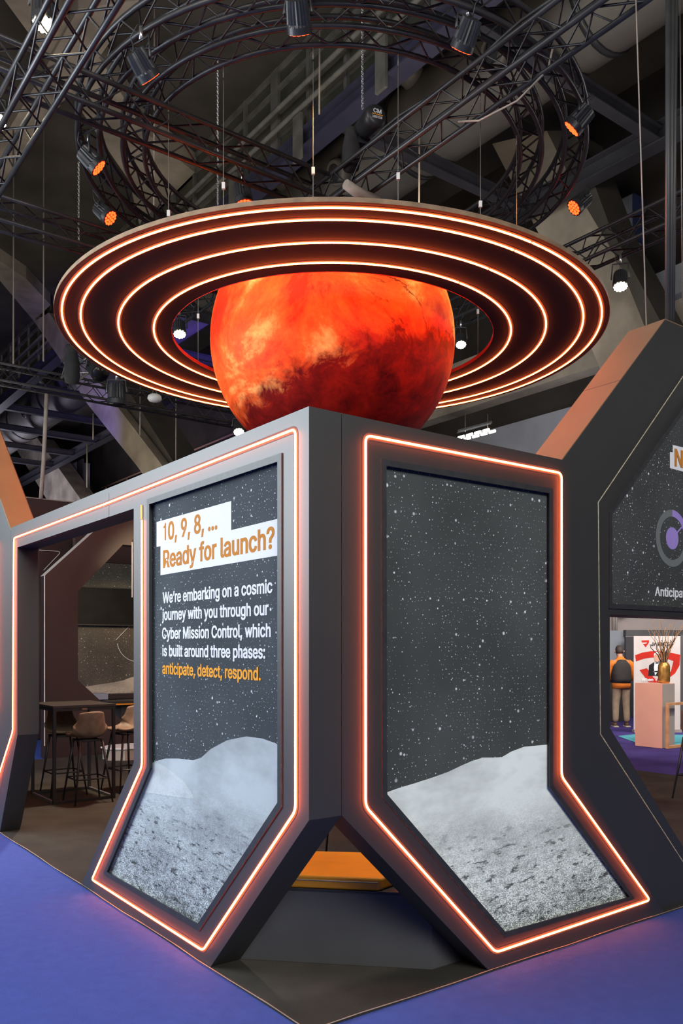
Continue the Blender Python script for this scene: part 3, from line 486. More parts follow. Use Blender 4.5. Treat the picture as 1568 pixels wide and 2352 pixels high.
    'W': (686, '243,-16 143,-16 -5,525 95,525 179,200 183,183 187,166 191,149 195,132 199,114 202,97 206,79 209,61 216,24 170,24 177,61 180,79 184,97 188,114 192,132 196,149 200,166 204,183 208,200 294,525 392,525 477,200 482,183 486,166 490,149 494,132 498,115 502,97 506,79 509,61 516,24 469,24 476,61 480,79 483,97 487,114 491,132 495,149 499,166 503,183 507,200 591,525 690,525 542,-16 443,-16 352,319 347,341 341,364 336,388 330,414 325,442 317,491 369,491 360,443 355,417 351,391 345,367 340,343 333,319 492,139 343,356 193,139', '1,14,15 15,16,1 1,16,17 1,4,3 19,8,66 13,0,12 14,1,0 0,13,14 49,36,37 29,28,49 41,30,64 31,32,48 35,48,34 33,34,48 48,47,45 47,46,45 48,35,49 36,49,35 25,57,26 52,62,65 24,56,25 49,37,38 40,41,49 39,40,49 38,39,49 45,44,48 43,42,48 44,43,48 33,48,32 60,61,26 12,0,11 53,54,23 52,53,23 63,62,23 29,41,64 42,30,48 30,31,48 54,55,23 17,18,1 10,11,0 9,10,0 23,22,0 56,24,23 55,56,23 5,4,1 19,7,1 6,5,1 18,19,1 26,50,49 59,60,26 57,58,26 58,59,26 3,2,1 28,27,49 41,29,49 7,19,66 61,51,26 7,6,1 57,25,56 20,8,0 21,20,0 22,21,0 30,42,64 51,61,65 62,51,65 27,26,49 62,52,23 51,50,26 63,23,0 8,9,0 8,20,66'),
    'Y': (472, '284,-16 188,-16 188,204 -12,525 100,525 206,353 217,335 227,317 236,300 246,281 255,260 273,214 200,214 218,260 228,282 237,300 246,318 256,335 267,353 372,525 484,525 284,204', '2,4,3 2,5,4 18,20,19 18,21,20 2,6,5 17,21,18 16,21,17 2,7,6 15,21,16 2,8,7 14,9,15 9,21,15 2,14,8 14,9,8 2,13,14 10,21,9 2,12,13 11,21,10 2,11,12 2,21,11 1,21,2 1,0,21'),
    'a': (389, '221,-14 203,-20 182,-23 160,-25 134,-23 110,-18 88,-10 67,2 49,17 34,36 23,57 16,82 14,108 16,131 21,151 29,169 41,184 54,197 70,207 86,215 104,221 122,226 140,230 158,233 176,236 198,238 216,241 232,243 244,244 252,247 257,249 258,250 259,251 260,256 260,256 259,269 256,280 252,289 248,296 241,302 233,308 222,312 210,314 196,315 180,314 167,312 156,308 145,302 136,296 129,290 123,282 118,275 109,255 18,281 37,321 51,341 68,358 87,372 107,383 128,391 150,396 172,399 194,400 209,400 225,398 242,395 260,390 278,383 294,374 310,362 325,346 336,328 346,306 351,280 353,252 353,-16 260,-16 260,36 282,36 281,34 273,24 263,13 251,3 237,-6 136,67 146,64 157,62 170,61 190,63 206,67 220,73 232,81 242,90 250,101 255,113 258,125 260,139 260,156 281,173 273,170 264,167 255,164 245,162 234,160 223,158 213,157 202,155 193,154 185,153 178,152 164,150 152,147 140,144 130,139 122,134 116,129 112,123 109,115 108,105 109,96 111,88 115,82 120,76 127,71', '61,63,62 61,64,63 60,64,61 60,65,64 59,65,60 59,66,65 58,66,59 58,67,66 58,68,67 57,68,58 57,69,68 56,69,57 56,70,69 55,70,56 55,71,70 54,71,55 54,43,71 43,42,71 42,72,71 53,45,54 45,44,54 44,43,54 41,72,42 53,46,45 40,72,41 39,72,40 53,47,46 39,73,72 38,73,39 53,48,47 53,49,48 37,73,38 53,50,49 36,73,37 53,51,50 52,51,53 35,73,36 35,74,73 34,74,35 33,74,34 32,74,33 32,75,74 31,75,32 30,75,31 29,98,30 98,75,30 28,98,29 27,98,28 26,98,27 25,98,26 24,98,25 23,98,24 22,98,23 21,98,22 20,98,21 19,98,20 18,98,19 17,98,18 16,98,17 15,98,16 15,99,98 97,75,98 15,100,99 14,100,15 14,101,100 14,102,101 14,103,102 14,104,103 14,105,104 14,106,105 96,75,97 14,107,106 14,108,107 14,109,108 14,110,109 13,110,14 13,111,110 13,112,111 13,113,112 13,114,113 95,75,96 13,115,114 12,115,13 12,116,115 94,75,95 12,117,116 12,118,117 93,75,94 11,118,12 11,119,118 92,75,93 11,120,119 91,75,92 11,121,120 11,122,121 10,122,11 90,78,91 78,75,91 10,123,122 89,78,90 10,84,123 10,85,84 88,78,89 10,86,85 87,78,88 10,87,86 10,78,87 9,77,10 77,78,10 9,82,77 82,76,77 79,75,78 8,82,9 80,75,79 81,75,80 7,82,8 82,75,81 7,83,82 76,75,82 6,83,7 6,0,83 5,0,6 5,1,0 4,1,5 4,2,1 3,2,4'),
    'b': (424, '322,3 294,-12 263,-21 230,-24 205,-23 184,-18 165,-11 150,-1 136,9 126,21 117,32 110,41 109,43 128,43 128,-16 37,-16 37,525 130,525 130,335 110,335 110,336 117,346 125,356 136,367 149,378 164,387 183,395 205,399 229,400 262,398 293,389 322,374 347,354 368,329 384,299 397,266 404,229 406,189 404,148 397,111 385,78 368,48 347,23 171,78 185,70 202,65 220,63 239,65 256,70 270,78 282,90 292,105 301,122 307,143 311,165 312,189 311,213 307,235 301,255 293,273 282,287 270,298 256,307 239,312 220,314 201,312 185,307 171,299 158,288 148,274 140,257 134,237 130,215 129,189 130,164 134,141 140,121 149,103 159,89 128,18 130,361 130,356 128,7', '19,20,17 10,11,15 12,15,11 15,12,78 75,74,15 74,73,15 73,72,15 79,9,82 8,7,0 12,13,41 69,68,18 68,67,18 67,66,18 66,65,18 18,65,33 39,52,51 53,52,39 39,38,53 54,53,38 38,37,54 55,54,37 56,55,37 37,36,56 57,56,36 36,35,58 35,34,61 51,50,40 30,29,26 42,41,13 22,80,17 21,22,17 40,39,51 50,49,40 43,78,12 75,15,76 78,77,15 77,76,15 1,0,7 4,3,2 44,43,12 45,44,12 70,69,18 72,71,15 28,27,29 27,26,29 19,15,18 71,70,15 62,61,34 24,23,31 80,22,81 58,35,59 60,59,35 8,13,79 8,79,82 26,25,30 31,30,25 63,62,34 64,63,34 34,33,64 49,48,40 65,64,33 5,4,2 2,1,5 7,6,1 18,15,70 47,46,41 48,47,41 22,18,81 23,80,81 81,32,23 18,32,81 14,8,82 15,14,82 10,15,9 58,57,36 13,8,42 0,42,8 20,21,17 61,60,35 6,5,1 46,45,12 16,15,17 15,19,17 25,24,31 33,32,18 32,31,23 41,40,48 41,46,12 15,82,9'),
    'c': (396, '265,-16 247,-21 227,-23 207,-24 172,-21 138,-12 108,3 82,23 60,48 42,78 28,111 21,148 18,187 21,228 28,264 42,298 60,328 82,353 108,374 138,388 172,398 207,400 227,400 246,397 264,392 282,386 299,378 314,369 328,358 341,346 353,331 363,316 371,299 382,266 292,243 285,266 281,273 277,280 272,287 267,292 260,298 253,302 246,306 237,310 228,312 218,313 208,314 187,312 170,306 155,297 142,285 132,270 123,252 117,232 114,211 112,187 114,165 117,143 123,123 132,106 142,91 155,79 170,70 187,64 208,62 218,63 228,64 238,67 246,70 254,74 261,79 267,84 273,90 278,97 282,105 286,113 294,136 384,114 372,80 364,63 354,47 343,33 330,20 316,8 300,-2 283,-10', '20,22,21 20,23,22 19,23,20 19,24,23 19,25,24 18,25,19 18,26,25 18,27,26 17,27,18 17,28,27 17,29,28 16,29,17 16,30,29 16,31,30 15,47,16 47,46,16 46,31,16 46,45,31 45,32,31 44,32,45 43,32,44 15,48,47 42,32,43 41,32,42 15,49,48 40,32,41 40,33,32 14,49,15 39,33,40 14,50,49 38,33,39 37,33,38 14,51,50 36,33,37 35,33,36 14,52,51 34,33,35 13,52,14 13,53,52 13,54,53 12,54,13 12,55,54 12,56,55 11,56,12 11,57,56 10,57,11 10,58,57 75,77,76 10,59,58 75,78,77 74,78,75 9,59,10 9,60,59 73,78,74 72,78,73 9,61,60 71,78,72 70,78,71 70,79,78 69,79,70 9,62,61 8,62,9 68,79,69 67,79,68 8,63,62 66,79,67 65,79,66 8,64,63 64,79,65 64,80,79 8,80,64 7,80,8 7,81,80 7,82,81 6,82,7 6,83,82 6,84,83 5,84,6 5,85,84 5,0,85 4,0,5 4,1,0 4,2,1 3,2,4'),
    'd': (424, '260,-11 241,-18 219,-23 195,-24 162,-21 131,-12 103,3 78,23 57,48 40,78 28,111 21,148 18,189 21,229 28,266 40,299 57,329 78,354 103,374 131,389 162,398 195,400 220,399 242,395 260,387 276,378 289,367 299,356 308,346 315,336 315,335 295,335 295,525 388,525 388,-16 297,-16 297,43 315,43 315,41 308,32 299,21 288,9 275,-1 155,78 169,70 185,65 205,63 223,65 239,70 253,78 266,89 276,103 284,121 291,141 294,164 296,189 294,215 291,237 285,257 276,274 266,288 254,299 240,307 223,312 205,314 185,312 168,307 154,298 142,287 132,273 123,255 117,235 114,213 112,189 114,165 117,143 124,122 132,105 142,90 295,361 295,356 297,7 297,18', '11,10,75 75,74,11 12,11,74 74,73,12 73,72,12 13,12,72 72,71,13 71,70,13 14,70,69 9,8,44 10,9,77 75,10,76 34,37,38 34,33,30 34,38,39 30,33,29 28,29,33 27,28,33 39,40,34 54,53,34 55,54,34 34,30,58 31,27,80 27,33,32 59,58,30 46,45,8 45,44,8 0,42,5 26,25,18 1,0,5 56,55,34 58,57,34 57,56,34 17,16,31 17,31,80 64,63,16 21,20,22 6,5,42 3,2,4 16,15,64 65,64,15 66,65,15 67,66,15 16,63,30 53,52,34 60,59,30 61,60,30 78,77,9 36,37,8 8,7,36 7,6,41 43,78,9 44,43,9 15,14,67 68,67,14 69,68,14 62,61,30 63,62,30 2,1,4 5,4,1 30,31,16 35,34,81 81,34,40 50,49,37 37,34,50 51,50,34 52,51,34 47,46,37 48,47,37 49,48,37 23,22,20 42,41,6 41,36,7 79,26,80 17,80,26 27,79,80 24,23,19 25,24,18 79,27,32 46,8,37 41,35,81 41,81,82 40,82,81 36,41,82 18,17,26 20,19,23 19,18,24 77,76,10 14,13,70'),
    'e': (404, '288,-10 265,-18 239,-23 212,-24 174,-21 140,-12 109,3 82,23 59,48 41,78 28,111 21,147 18,187 21,226 28,263 41,297 58,327 80,352 106,373 136,388 169,397 205,400 228,399 250,395 271,389 292,380 312,368 330,352 347,334 361,312 372,288 381,259 386,228 387,194 387,153 59,153 59,237 391,237 295,173 292,224 289,244 283,262 275,278 265,290 253,301 240,308 224,313 205,314 186,312 170,308 155,300 143,290 132,277 123,263 117,246 113,229 112,210 112,178 113,153 118,132 125,113 134,98 146,85 159,75 175,68 192,64 213,62 225,63 237,65 248,68 258,72 266,77 274,84 281,92 286,101 296,124 386,102 372,65 361,46 347,28 330,13 310,0 294,200 384,237 384,236 359,233 342,236 294,189 115,237 334,237 384,237 385,233 380,229 378,228 346,207 332,198 321,190 291,234 290,237 113,153', '11,10,59 12,11,35 13,12,35 13,36,53 55,88,36 36,54,53 86,83,90 34,38,57 34,33,38 82,95,39 39,94,93 30,29,45 77,76,74 55,56,39 26,25,18 17,16,28 29,16,47 48,47,16 47,46,29 46,45,29 29,28,16 61,60,10 60,59,10 10,9,61 62,61,9 63,62,9 9,8,63 64,63,8 1,0,5 67,66,78 68,67,78 78,77,68 35,36,13 21,20,22 82,87,96 65,64,8 66,65,8 8,7,78 0,81,5 4,3,2 74,73,77 69,68,77 70,69,77 71,70,77 72,71,77 73,72,77 51,50,15 15,14,51 52,51,14 53,52,14 56,57,82 39,56,82 40,31,41 42,41,31 31,30,42 43,42,30 16,15,48 49,48,15 50,49,15 80,79,7 44,43,30 45,44,30 59,58,11 14,13,53 5,4,1 57,99,34 97,86,89 23,22,20 83,37,90 37,83,84 84,83,85 18,17,26 27,26,17 28,27,17 20,19,23 24,23,19 19,18,25 84,91,37 84,85,92 81,80,6 2,1,4 39,93,85 86,97,39 39,85,86 83,86,85 87,38,96 57,38,87 87,82,57 76,75,74 54,36,88 89,40,98 31,40,89 90,31,89 89,86,90 78,66,8 32,91,92 91,84,92 32,92,93 92,85,93 33,32,93 94,33,93 33,94,95 94,39,95 33,95,96 95,82,96 38,33,96 7,6,80 79,78,7 55,39,97 88,55,97 98,88,97 89,98,97 35,11,58 58,34,99 35,58,99 6,5,81 25,24,19'),
    'f': (254, '-10,395 244,395 244,311 -10,311 158,-16 65,-16 65,432 66,455 72,476 82,495 95,511 111,523 128,533 147,540 167,545 187,546 201,546 214,544 225,542 235,540 242,538 262,531 238,448 219,454 216,455 212,456 207,457 201,458 195,458 181,457 172,453 166,449 162,442 159,432 158,418 146,363 65,336 65,395 153,395 135,311 65,311 158,311 158,367 158,395', '0,3,36 34,33,6 33,32,6 42,1,43 7,6,30 30,29,7 31,30,6 32,31,6 16,15,14 29,28,7 26,25,9 10,9,24 24,23,10 25,24,9 27,26,8 28,27,8 14,13,17 13,12,19 35,36,39 2,1,42 8,7,28 36,3,40 36,35,37 20,19,12 21,20,12 36,37,0 34,6,38 6,37,38 35,38,37 9,8,26 23,22,10 22,21,11 19,18,13 17,16,14 5,39,40 36,40,39 5,4,39 41,39,4 35,39,41 42,35,41 41,2,42 38,35,42 43,38,42 34,38,43 12,11,21 18,17,13 11,10,22'),
    'g': (425, '297,-151 268,-160 239,-165 207,-167 179,-165 152,-161 129,-155 107,-146 88,-135 72,-122 58,-108 46,-93 28,-63 106,-20 120,-39 126,-47 133,-55 141,-62 150,-68 161,-73 173,-78 189,-80 207,-81 233,-79 254,-73 272,-62 285,-49 292,-30 295,-5 295,52 315,52 314,51 307,41 299,31 288,20 275,10 259,1 241,-6 219,-10 195,-11 163,-9 132,-1 104,13 79,31 58,55 41,83 28,115 21,151 18,191 21,231 28,267 40,300 57,329 79,354 104,374 132,389 163,398 196,400 220,399 242,395 261,387 276,378 289,368 300,356 309,346 316,336 316,335 297,335 297,395 388,395 388,-10 386,-43 378,-73 364,-99 345,-121 322,-138 155,89 169,81 185,77 205,75 224,77 241,81 255,89 267,99 277,111 285,127 291,146 295,168 296,193 295,217 291,239 285,258 277,275 267,288 254,299 240,307 224,312 205,314 186,312 169,307 155,299 142,287 132,273 123,256 117,237 114,216 112,193 114,169 117,148 124,129 132,113 142,100 297,356 295,18 297,360 295,28', '46,45,110 109,108,46 47,46,108 108,107,47 48,47,107 107,106,48 106,105,48 49,48,105 105,104,49 104,103,49 50,103,102 28,70,113 31,32,70 30,31,70 65,66,69 64,65,69 71,70,27 87,86,70 88,87,70 66,91,70 67,63,112 63,64,69 72,71,26 34,29,43 92,91,66 42,41,35 82,81,30 83,82,30 26,25,72 25,24,72 98,97,51 99,98,51 100,99,51 51,50,100 101,100,50 102,101,50 54,53,62 56,55,59 93,92,66 96,95,66 95,94,66 94,93,66 111,110,45 76,111,45 45,44,77 28,27,70 14,13,12 18,17,12 17,16,12 16,15,12 15,14,12 12,11,18 10,9,74 9,8,75 7,6,0 0,75,7 3,2,4 71,27,26 50,49,103 73,72,23 19,18,11 11,73,22 23,22,73 22,21,11 21,20,11 20,19,11 70,32,33 78,77,44 79,78,44 37,36,41 36,35,41 67,112,53 53,52,67 97,96,52 89,88,70 91,90,70 90,89,70 84,83,70 85,84,70 86,85,70 2,1,5 96,66,52 60,59,55 55,54,60 62,61,54 24,23,72 70,69,66 11,10,73 74,73,10 112,114,62 62,53,112 114,112,63 59,58,56 8,7,75 77,76,45 44,43,29 79,44,30 80,79,30 81,80,30 35,34,42 43,42,34 70,33,113 40,39,38 66,67,52 34,28,113 29,34,115 38,37,40 41,40,37 68,63,69 52,51,97 29,30,44 109,46,110 30,70,83 6,5,1 1,0,6 63,68,114 75,74,9 5,4,2 61,60,54 57,56,58 113,33,115 34,113,115'),
    'h': (410, '140,275 135,261 131,245 130,226 130,-16 37,-16 37,525 130,525 130,272 78,272 102,327 120,354 143,375 169,389 197,398 227,400 254,398 280,393 303,383 324,368 341,350 355,328 365,302 371,273 373,241 373,-16 280,-16 280,234 278,259 271,278 261,293 248,304 231,311 210,313 195,312 181,309 168,303 158,296 148,286', '5,9,6 9,7,6 9,10,7 10,11,7 11,8,7 14,16,15 14,17,16 13,17,14 13,18,17 12,18,13 12,19,18 11,19,12 11,20,19 8,37,11 37,36,11 36,35,11 35,20,11 35,34,20 34,21,20 34,33,21 33,22,21 32,22,33 31,22,32 30,22,31 30,23,22 8,38,37 29,23,30 8,0,38 28,23,29 8,1,0 28,24,23 5,8,9 5,1,8 5,2,1 27,24,28 5,3,2 27,25,24 26,25,27 5,4,3'),
    'i': (167, '125,443 113,434 99,428 84,427 69,428 55,434 43,443 33,454 27,468 25,483 27,498 33,512 43,524 55,533 69,538 84,540 99,538 113,533 125,524 135,512 140,498 142,483 140,468 135,454 130,-16 37,-16 37,395 130,395', '25,27,26 25,24,27 14,16,15 14,17,16 13,17,14 13,18,17 12,18,13 12,19,18 11,19,12 10,19,11 10,20,19 9,20,10 9,21,20 8,21,9 8,22,21 7,22,8 7,23,22 6,23,7 6,0,23 5,0,6 5,1,0 4,1,5 4,2,1 3,2,4'),
    'j': (167, '125,443 112,434 98,428 83,427 68,428 54,434 42,443 33,454 27,468 25,483 27,498 33,512 42,524 54,533 68,538 83,540 98,538 112,533 125,524 134,512 140,498 142,483 140,468 134,454 37,-28 37,395 130,395 130,-30 128,-54 124,-77 116,-97 105,-116 90,-131 72,-143 52,-152 29,-157 4,-159 -26,-159 -26,-71 1,-71 14,-69 22,-66 28,-61 32,-54 35,-43', '24,26,25 24,27,26 44,27,24 44,28,27 43,28,44 42,28,43 42,29,28 41,29,42 40,29,41 39,29,40 37,39,38 37,29,39 37,30,29 37,31,30 37,32,31 37,33,32 37,34,33 37,35,34 37,36,35 14,16,15 14,17,16 13,17,14 13,18,17 12,18,13 12,19,18 11,19,12 10,19,11 10,20,19 9,20,10 9,21,20 8,21,9 8,22,21 7,22,8 7,23,22 6,23,7 6,0,23 5,0,6 5,1,0 4,1,5 4,2,1 3,2,4'),
    'k': (381, '184,183 94,100 94,228 114,228 278,395 398,395 191,183 130,-16 37,-16 37,525 130,525 405,-16 286,-16 126,187 193,253 154,152 130,131 130,183 130,190 130,244 127,129 222,215 152,154 130,133 127,131 128,87 130,86 237,47 130,237 130,233 127,241 127,235 127,232', '1,8,7 8,1,2 8,2,10 5,14,21 2,3,10 12,11,27 22,17,23 6,0,15 14,6,21 7,26,25 7,12,27 17,13,24 13,17,18 3,13,32 18,14,29 10,3,30 1,7,25 6,11,21 15,0,22 16,15,23 15,22,23 20,16,24 16,23,24 23,17,24 1,20,24 20,1,25 16,20,26 20,25,26 15,16,26 27,15,26 26,7,27 6,15,27 11,6,27 30,3,31 4,19,28 5,4,28 14,5,28 31,3,32 14,28,29 9,8,10 19,10,30 28,19,30 31,28,30 29,28,31 32,29,31 18,29,32 13,18,32'),
    'l': (189, '164,-17 156,-18 148,-18 139,-18 109,-16 83,-7 62,9 48,30 39,55 37,84 37,525 130,525 130,99 130,85 132,76 134,71 135,70 138,69 147,68 151,68 155,68 158,68 161,69 164,69 182,73 200,-9 178,-14 171,-16', '9,11,10 9,12,11 9,13,12 9,14,13 8,14,9 8,15,14 23,25,24 8,16,15 8,17,16 22,25,23 21,25,22 8,18,17 20,25,21 19,25,20 18,25,19 8,25,18 7,25,8 6,25,7 5,25,6 4,25,5 4,26,25 4,27,26 4,0,27 3,0,4 3,1,0 3,2,1'),
    'm': (610, '130,-16 37,-16 37,395 128,395 128,279 85,279 99,321 108,340 120,356 134,370 149,382 165,391 183,397 201,401 219,402 249,399 276,389 298,372 316,351 329,326 342,279 290,279 303,319 313,337 325,354 340,368 356,380 374,390 394,397 415,401 437,402 461,400 483,395 505,386 524,373 541,356 555,336 565,312 571,285 573,256 573,-16 480,-16 480,253 477,275 472,290 462,300 449,308 435,313 418,314 405,313 393,311 382,306 373,299 366,292 359,283 355,272 352,260 351,247 351,-16 258,-16 258,259 256,276 251,288 242,299 230,308 216,313 199,314 187,313 176,311 165,306 155,299 147,291 140,281 134,269 131,255 130,237 323,337 319,345 128,364 128,356 128,350 128,343 128,347', '2,1,5 5,6,2 2,6,3 1,0,75 75,74,1 73,72,4 72,71,4 71,70,4 8,81,82 3,8,78 62,61,21 21,22,64 51,50,19 21,61,20 20,55,54 54,53,20 53,52,20 40,39,42 39,38,43 40,42,41 58,57,59 60,59,57 23,19,76 44,43,38 78,8,79 10,9,17 18,17,9 23,18,67 79,8,80 62,21,63 64,63,21 19,48,37 25,24,35 26,25,34 35,34,25 49,48,19 50,49,19 7,8,3 6,7,3 45,44,38 46,45,38 38,37,46 76,77,23 77,76,24 76,36,24 12,11,16 16,15,12 57,56,60 61,60,55 19,20,51 52,51,20 74,73,1 76,19,36 13,12,15 31,30,29 18,23,77 17,16,10 33,32,27 32,31,28 34,33,26 56,55,60 65,64,22 66,65,22 22,23,66 81,8,4 73,4,1 68,67,18 47,46,37 48,47,37 67,66,23 42,39,43 5,1,4 11,10,16 28,27,32 29,28,31 37,36,19 18,9,79 9,78,79 68,18,79 80,68,79 70,69,81 82,81,69 4,70,81 36,35,24 27,26,33 80,8,82 68,80,82 69,68,82 55,20,61 14,13,15'),
    'n': (410, '140,275 135,261 131,245 130,226 130,-16 37,-16 37,395 128,395 128,271 78,271 102,327 120,354 143,375 169,389 197,398 227,400 254,399 280,393 303,383 323,368 341,350 355,328 365,302 371,273 373,241 373,-16 280,-16 280,234 278,259 271,278 261,293 248,304 231,311 210,313 195,312 181,309 168,303 157,296 148,287 128,361 128,355 128,354 128,349 128,346 128,342', '6,5,9 4,3,5 6,9,7 1,0,8 0,38,8 11,44,43 11,43,42 7,11,39 27,26,25 25,24,27 27,24,28 24,23,28 23,22,30 14,13,17 11,7,10 13,12,18 38,37,8 17,16,14 21,20,34 29,28,23 35,34,20 31,30,22 32,31,22 22,21,33 34,33,21 5,3,2 2,1,5 1,8,5 9,10,7 18,17,13 19,18,12 15,14,16 11,41,40 41,11,42 30,29,23 44,11,8 39,11,40 9,5,8 33,32,22 19,12,40 12,39,40 20,19,41 19,40,41 35,20,41 42,35,41 36,35,43 35,42,43 37,36,44 36,43,44 8,37,44'),
    'o': (415, '307,3 277,-12 243,-21 207,-24 172,-21 138,-12 108,3 82,23 60,48 42,78 28,111 21,148 18,187 21,228 28,264 42,298 60,328 82,353 108,374 138,388 172,398 207,400 243,398 277,388 307,374 334,353 356,328 374,298 387,264 394,228 397,187 394,148 387,111 374,78 356,48 334,23 155,79 170,70 187,64 207,62 228,64 246,70 260,79 273,91 284,106 292,123 298,143 302,165 303,187 302,210 298,232 292,252 284,270 273,285 260,297 246,306 228,312 207,314 187,312 170,306 155,297 142,285 132,270 123,252 117,232 114,211 112,187 114,165 117,143 123,123 132,106 142,91', '20,22,21 20,23,22 19,23,20 19,24,23 18,24,19 18,25,24 17,25,18 17,26,25 16,26,17 15,26,16 15,58,26 58,57,26 57,56,26 56,27,26 15,59,58 55,27,56 15,60,59 54,27,55 14,60,15 54,28,27 14,61,60 53,28,54 14,62,61 52,28,53 14,63,62 51,28,52 13,63,14 51,29,28 13,64,63 50,29,51 13,65,64 49,29,50 12,65,13 49,30,29 12,66,65 48,30,49 12,67,66 47,30,48 47,31,30 11,67,12 11,68,67 46,31,47 46,32,31 10,68,11 10,69,68 45,32,46 44,32,45 10,70,69 44,33,32 9,70,10 43,33,44 9,71,70 42,33,43 9,36,71 41,33,42 9,37,36 41,34,33 8,37,9 40,34,41 8,38,37 39,34,40 8,39,38 8,34,39 8,35,34 7,35,8 6,35,7 6,0,35 5,0,6 5,1,0 4,1,5 4,2,1 3,2,4'),
    'p': (424, '130,-159 37,-159 37,395 128,395 128,335 109,335 110,336 117,346 125,356 136,367 149,378 164,387 183,395 205,399 229,400 262,398 293,389 322,374 347,354 368,329 384,299 397,266 404,229 406,189 404,148 397,111 385,78 368,48 347,23 322,3 294,-12 263,-21 230,-24 205,-23 184,-18 165,-11 150,-1 137,9 126,21 117,32 110,41 109,43 130,43 171,78 185,70 202,65 220,63 239,65 256,70 270,78 282,90 292,105 301,122 307,143 311,165 312,189 311,213 307,235 301,255 293,273 282,287 270,298 256,307 239,312 220,314 201,312 185,307 171,299 158,288 148,274 140,257 134,237 130,215 129,189 130,164 134,141 140,121 149,103 159,89 130,-2 128,359 128,356 130,17', '1,41,75 39,40,1 41,1,40 39,1,38 7,8,3 2,5,3 37,42,82 77,76,41 75,41,76 69,68,4 68,67,4 67,66,4 66,65,4 3,8,80 25,52,51 53,52,25 25,24,53 54,53,24 24,23,54 55,54,23 56,55,23 23,22,56 57,56,22 22,21,58 20,19,64 51,50,26 80,8,81 6,7,3 11,10,17 10,9,17 72,71,1 73,72,1 78,77,41 44,43,41 43,78,41 37,79,0 30,29,36 33,32,31 58,21,59 74,73,1 47,46,27 48,47,27 34,33,31 31,30,34 36,35,30 8,4,81 4,65,19 27,26,48 49,48,26 50,49,26 60,59,21 61,60,21 21,20,61 13,12,15 12,11,16 2,1,5 28,27,42 42,37,28 27,46,41 5,6,3 71,70,4 45,44,41 46,45,41 70,69,4 62,61,20 37,36,29 75,74,1 35,34,30 63,62,20 64,63,20 19,18,4 26,25,51 65,64,19 4,5,1 1,71,4 18,17,9 1,0,79 38,1,79 18,9,81 9,80,81 4,18,81 16,15,12 17,16,11 79,37,82 38,79,82 58,57,22 29,28,37 14,13,15 41,42,27'),
    'r': (259, '130,-16 37,-16 37,395 128,395 128,337 105,337 111,347 125,366 144,381 165,392 188,399 212,401 218,401 224,401 230,400 236,400 240,400 259,399 259,303 238,307 234,308 228,308 221,309 214,310 207,310 192,309 179,305 167,300 156,294 147,285 140,275 134,264 131,251 130,236 128,364 128,368', '7,3,6 2,5,3 1,0,33 33,32,1 29,28,4 28,27,4 7,4,34 4,27,26 26,25,4 31,30,4 32,31,1 34,4,18 21,20,4 22,21,4 23,22,4 24,23,4 25,24,4 18,17,10 19,18,4 20,19,4 10,9,18 9,8,18 12,11,10 30,29,4 13,12,10 15,14,10 14,13,10 2,1,5 16,15,10 17,16,10 34,35,7 35,34,8 18,8,34 5,6,3 4,5,1 1,31,4 3,7,35'),
    's': (365, '266,-8 240,-17 212,-22 182,-24 155,-23 130,-19 106,-12 85,-2 66,12 50,27 36,46 26,68 16,106 104,125 115,94 123,83 133,74 146,67 162,63 181,62 203,63 221,68 235,76 245,84 250,93 252,103 251,111 248,118 243,124 235,130 224,135 208,140 145,155 112,165 84,179 61,197 44,219 34,245 31,274 33,298 40,320 52,341 68,359 87,373 109,385 133,394 159,399 187,400 214,399 238,395 260,387 280,377 297,364 311,349 323,332 332,314 345,278 258,259 248,284 241,294 232,303 221,310 207,315 187,316 169,315 153,311 140,304 131,295 126,287 125,277 126,268 129,262 134,256 144,250 157,244 176,238 234,225 267,214 295,201 318,183 334,161 344,135 347,107 345,82 338,59 326,38 309,19 289,4', '46,48,47 46,49,48 45,49,46 45,50,49 44,50,45 44,51,50 43,51,44 43,52,51 42,52,43 42,53,52 41,53,42 41,54,53 40,54,41 40,55,54 39,64,40 64,63,40 63,55,40 62,55,63 39,65,64 61,55,62 61,56,55 39,66,65 60,56,61 39,67,66 59,56,60 38,67,39 38,68,67 58,56,59 38,69,68 57,56,58 38,70,69 37,70,38 37,71,70 37,72,71 37,73,72 37,74,73 36,74,37 36,75,74 36,76,75 36,77,76 35,77,36 35,78,77 35,79,78 34,79,35 34,80,79 33,80,34 32,80,33 32,81,80 31,81,32 30,81,31 29,81,30 29,82,81 28,82,29 12,14,13 27,82,28 26,82,27 25,82,26 25,83,82 11,14,12 24,83,25 11,15,14 23,83,24 22,83,23 11,16,15 22,84,83 21,84,22 11,17,16 20,84,21 10,17,11 10,18,17 19,84,20 10,19,18 10,84,19 10,85,84 9,85,10 9,86,85 8,86,9 8,87,86 7,87,8 7,0,87 6,0,7 6,1,0 5,1,6 5,2,1 4,2,5 4,3,2'),
    't': (227, '-10,395 220,395 220,311 -10,311 49,92 49,487 142,487 142,98 143,85 145,77 148,72 152,69 159,67 171,66 174,66 178,66 183,67 189,68 194,69 214,72 232,-10 210,-16 202,-17 194,-19 185,-19 177,-20 168,-20 135,-17 105,-7 81,10 63,33 52,61 111,355 49,333 49,395 120,395 142,395 142,367 142,311 100,311 49,311', '9,8,31 4,31,8 8,7,4 20,19,18 20,18,17 17,16,20 16,15,20 35,32,37 29,28,20 13,12,31 14,13,20 15,14,20 10,9,31 23,22,26 12,11,31 11,10,31 39,32,33 26,25,24 33,3,40 0,3,33 33,34,0 33,32,34 28,27,20 22,21,27 31,30,20 6,5,35 5,34,35 32,35,34 6,35,36 1,36,37 36,35,37 2,1,37 37,38,2 37,32,38 20,13,31 30,29,20 27,26,22 21,20,27 24,23,26 4,7,39 7,38,39 32,39,38 4,39,40 33,40,39'),
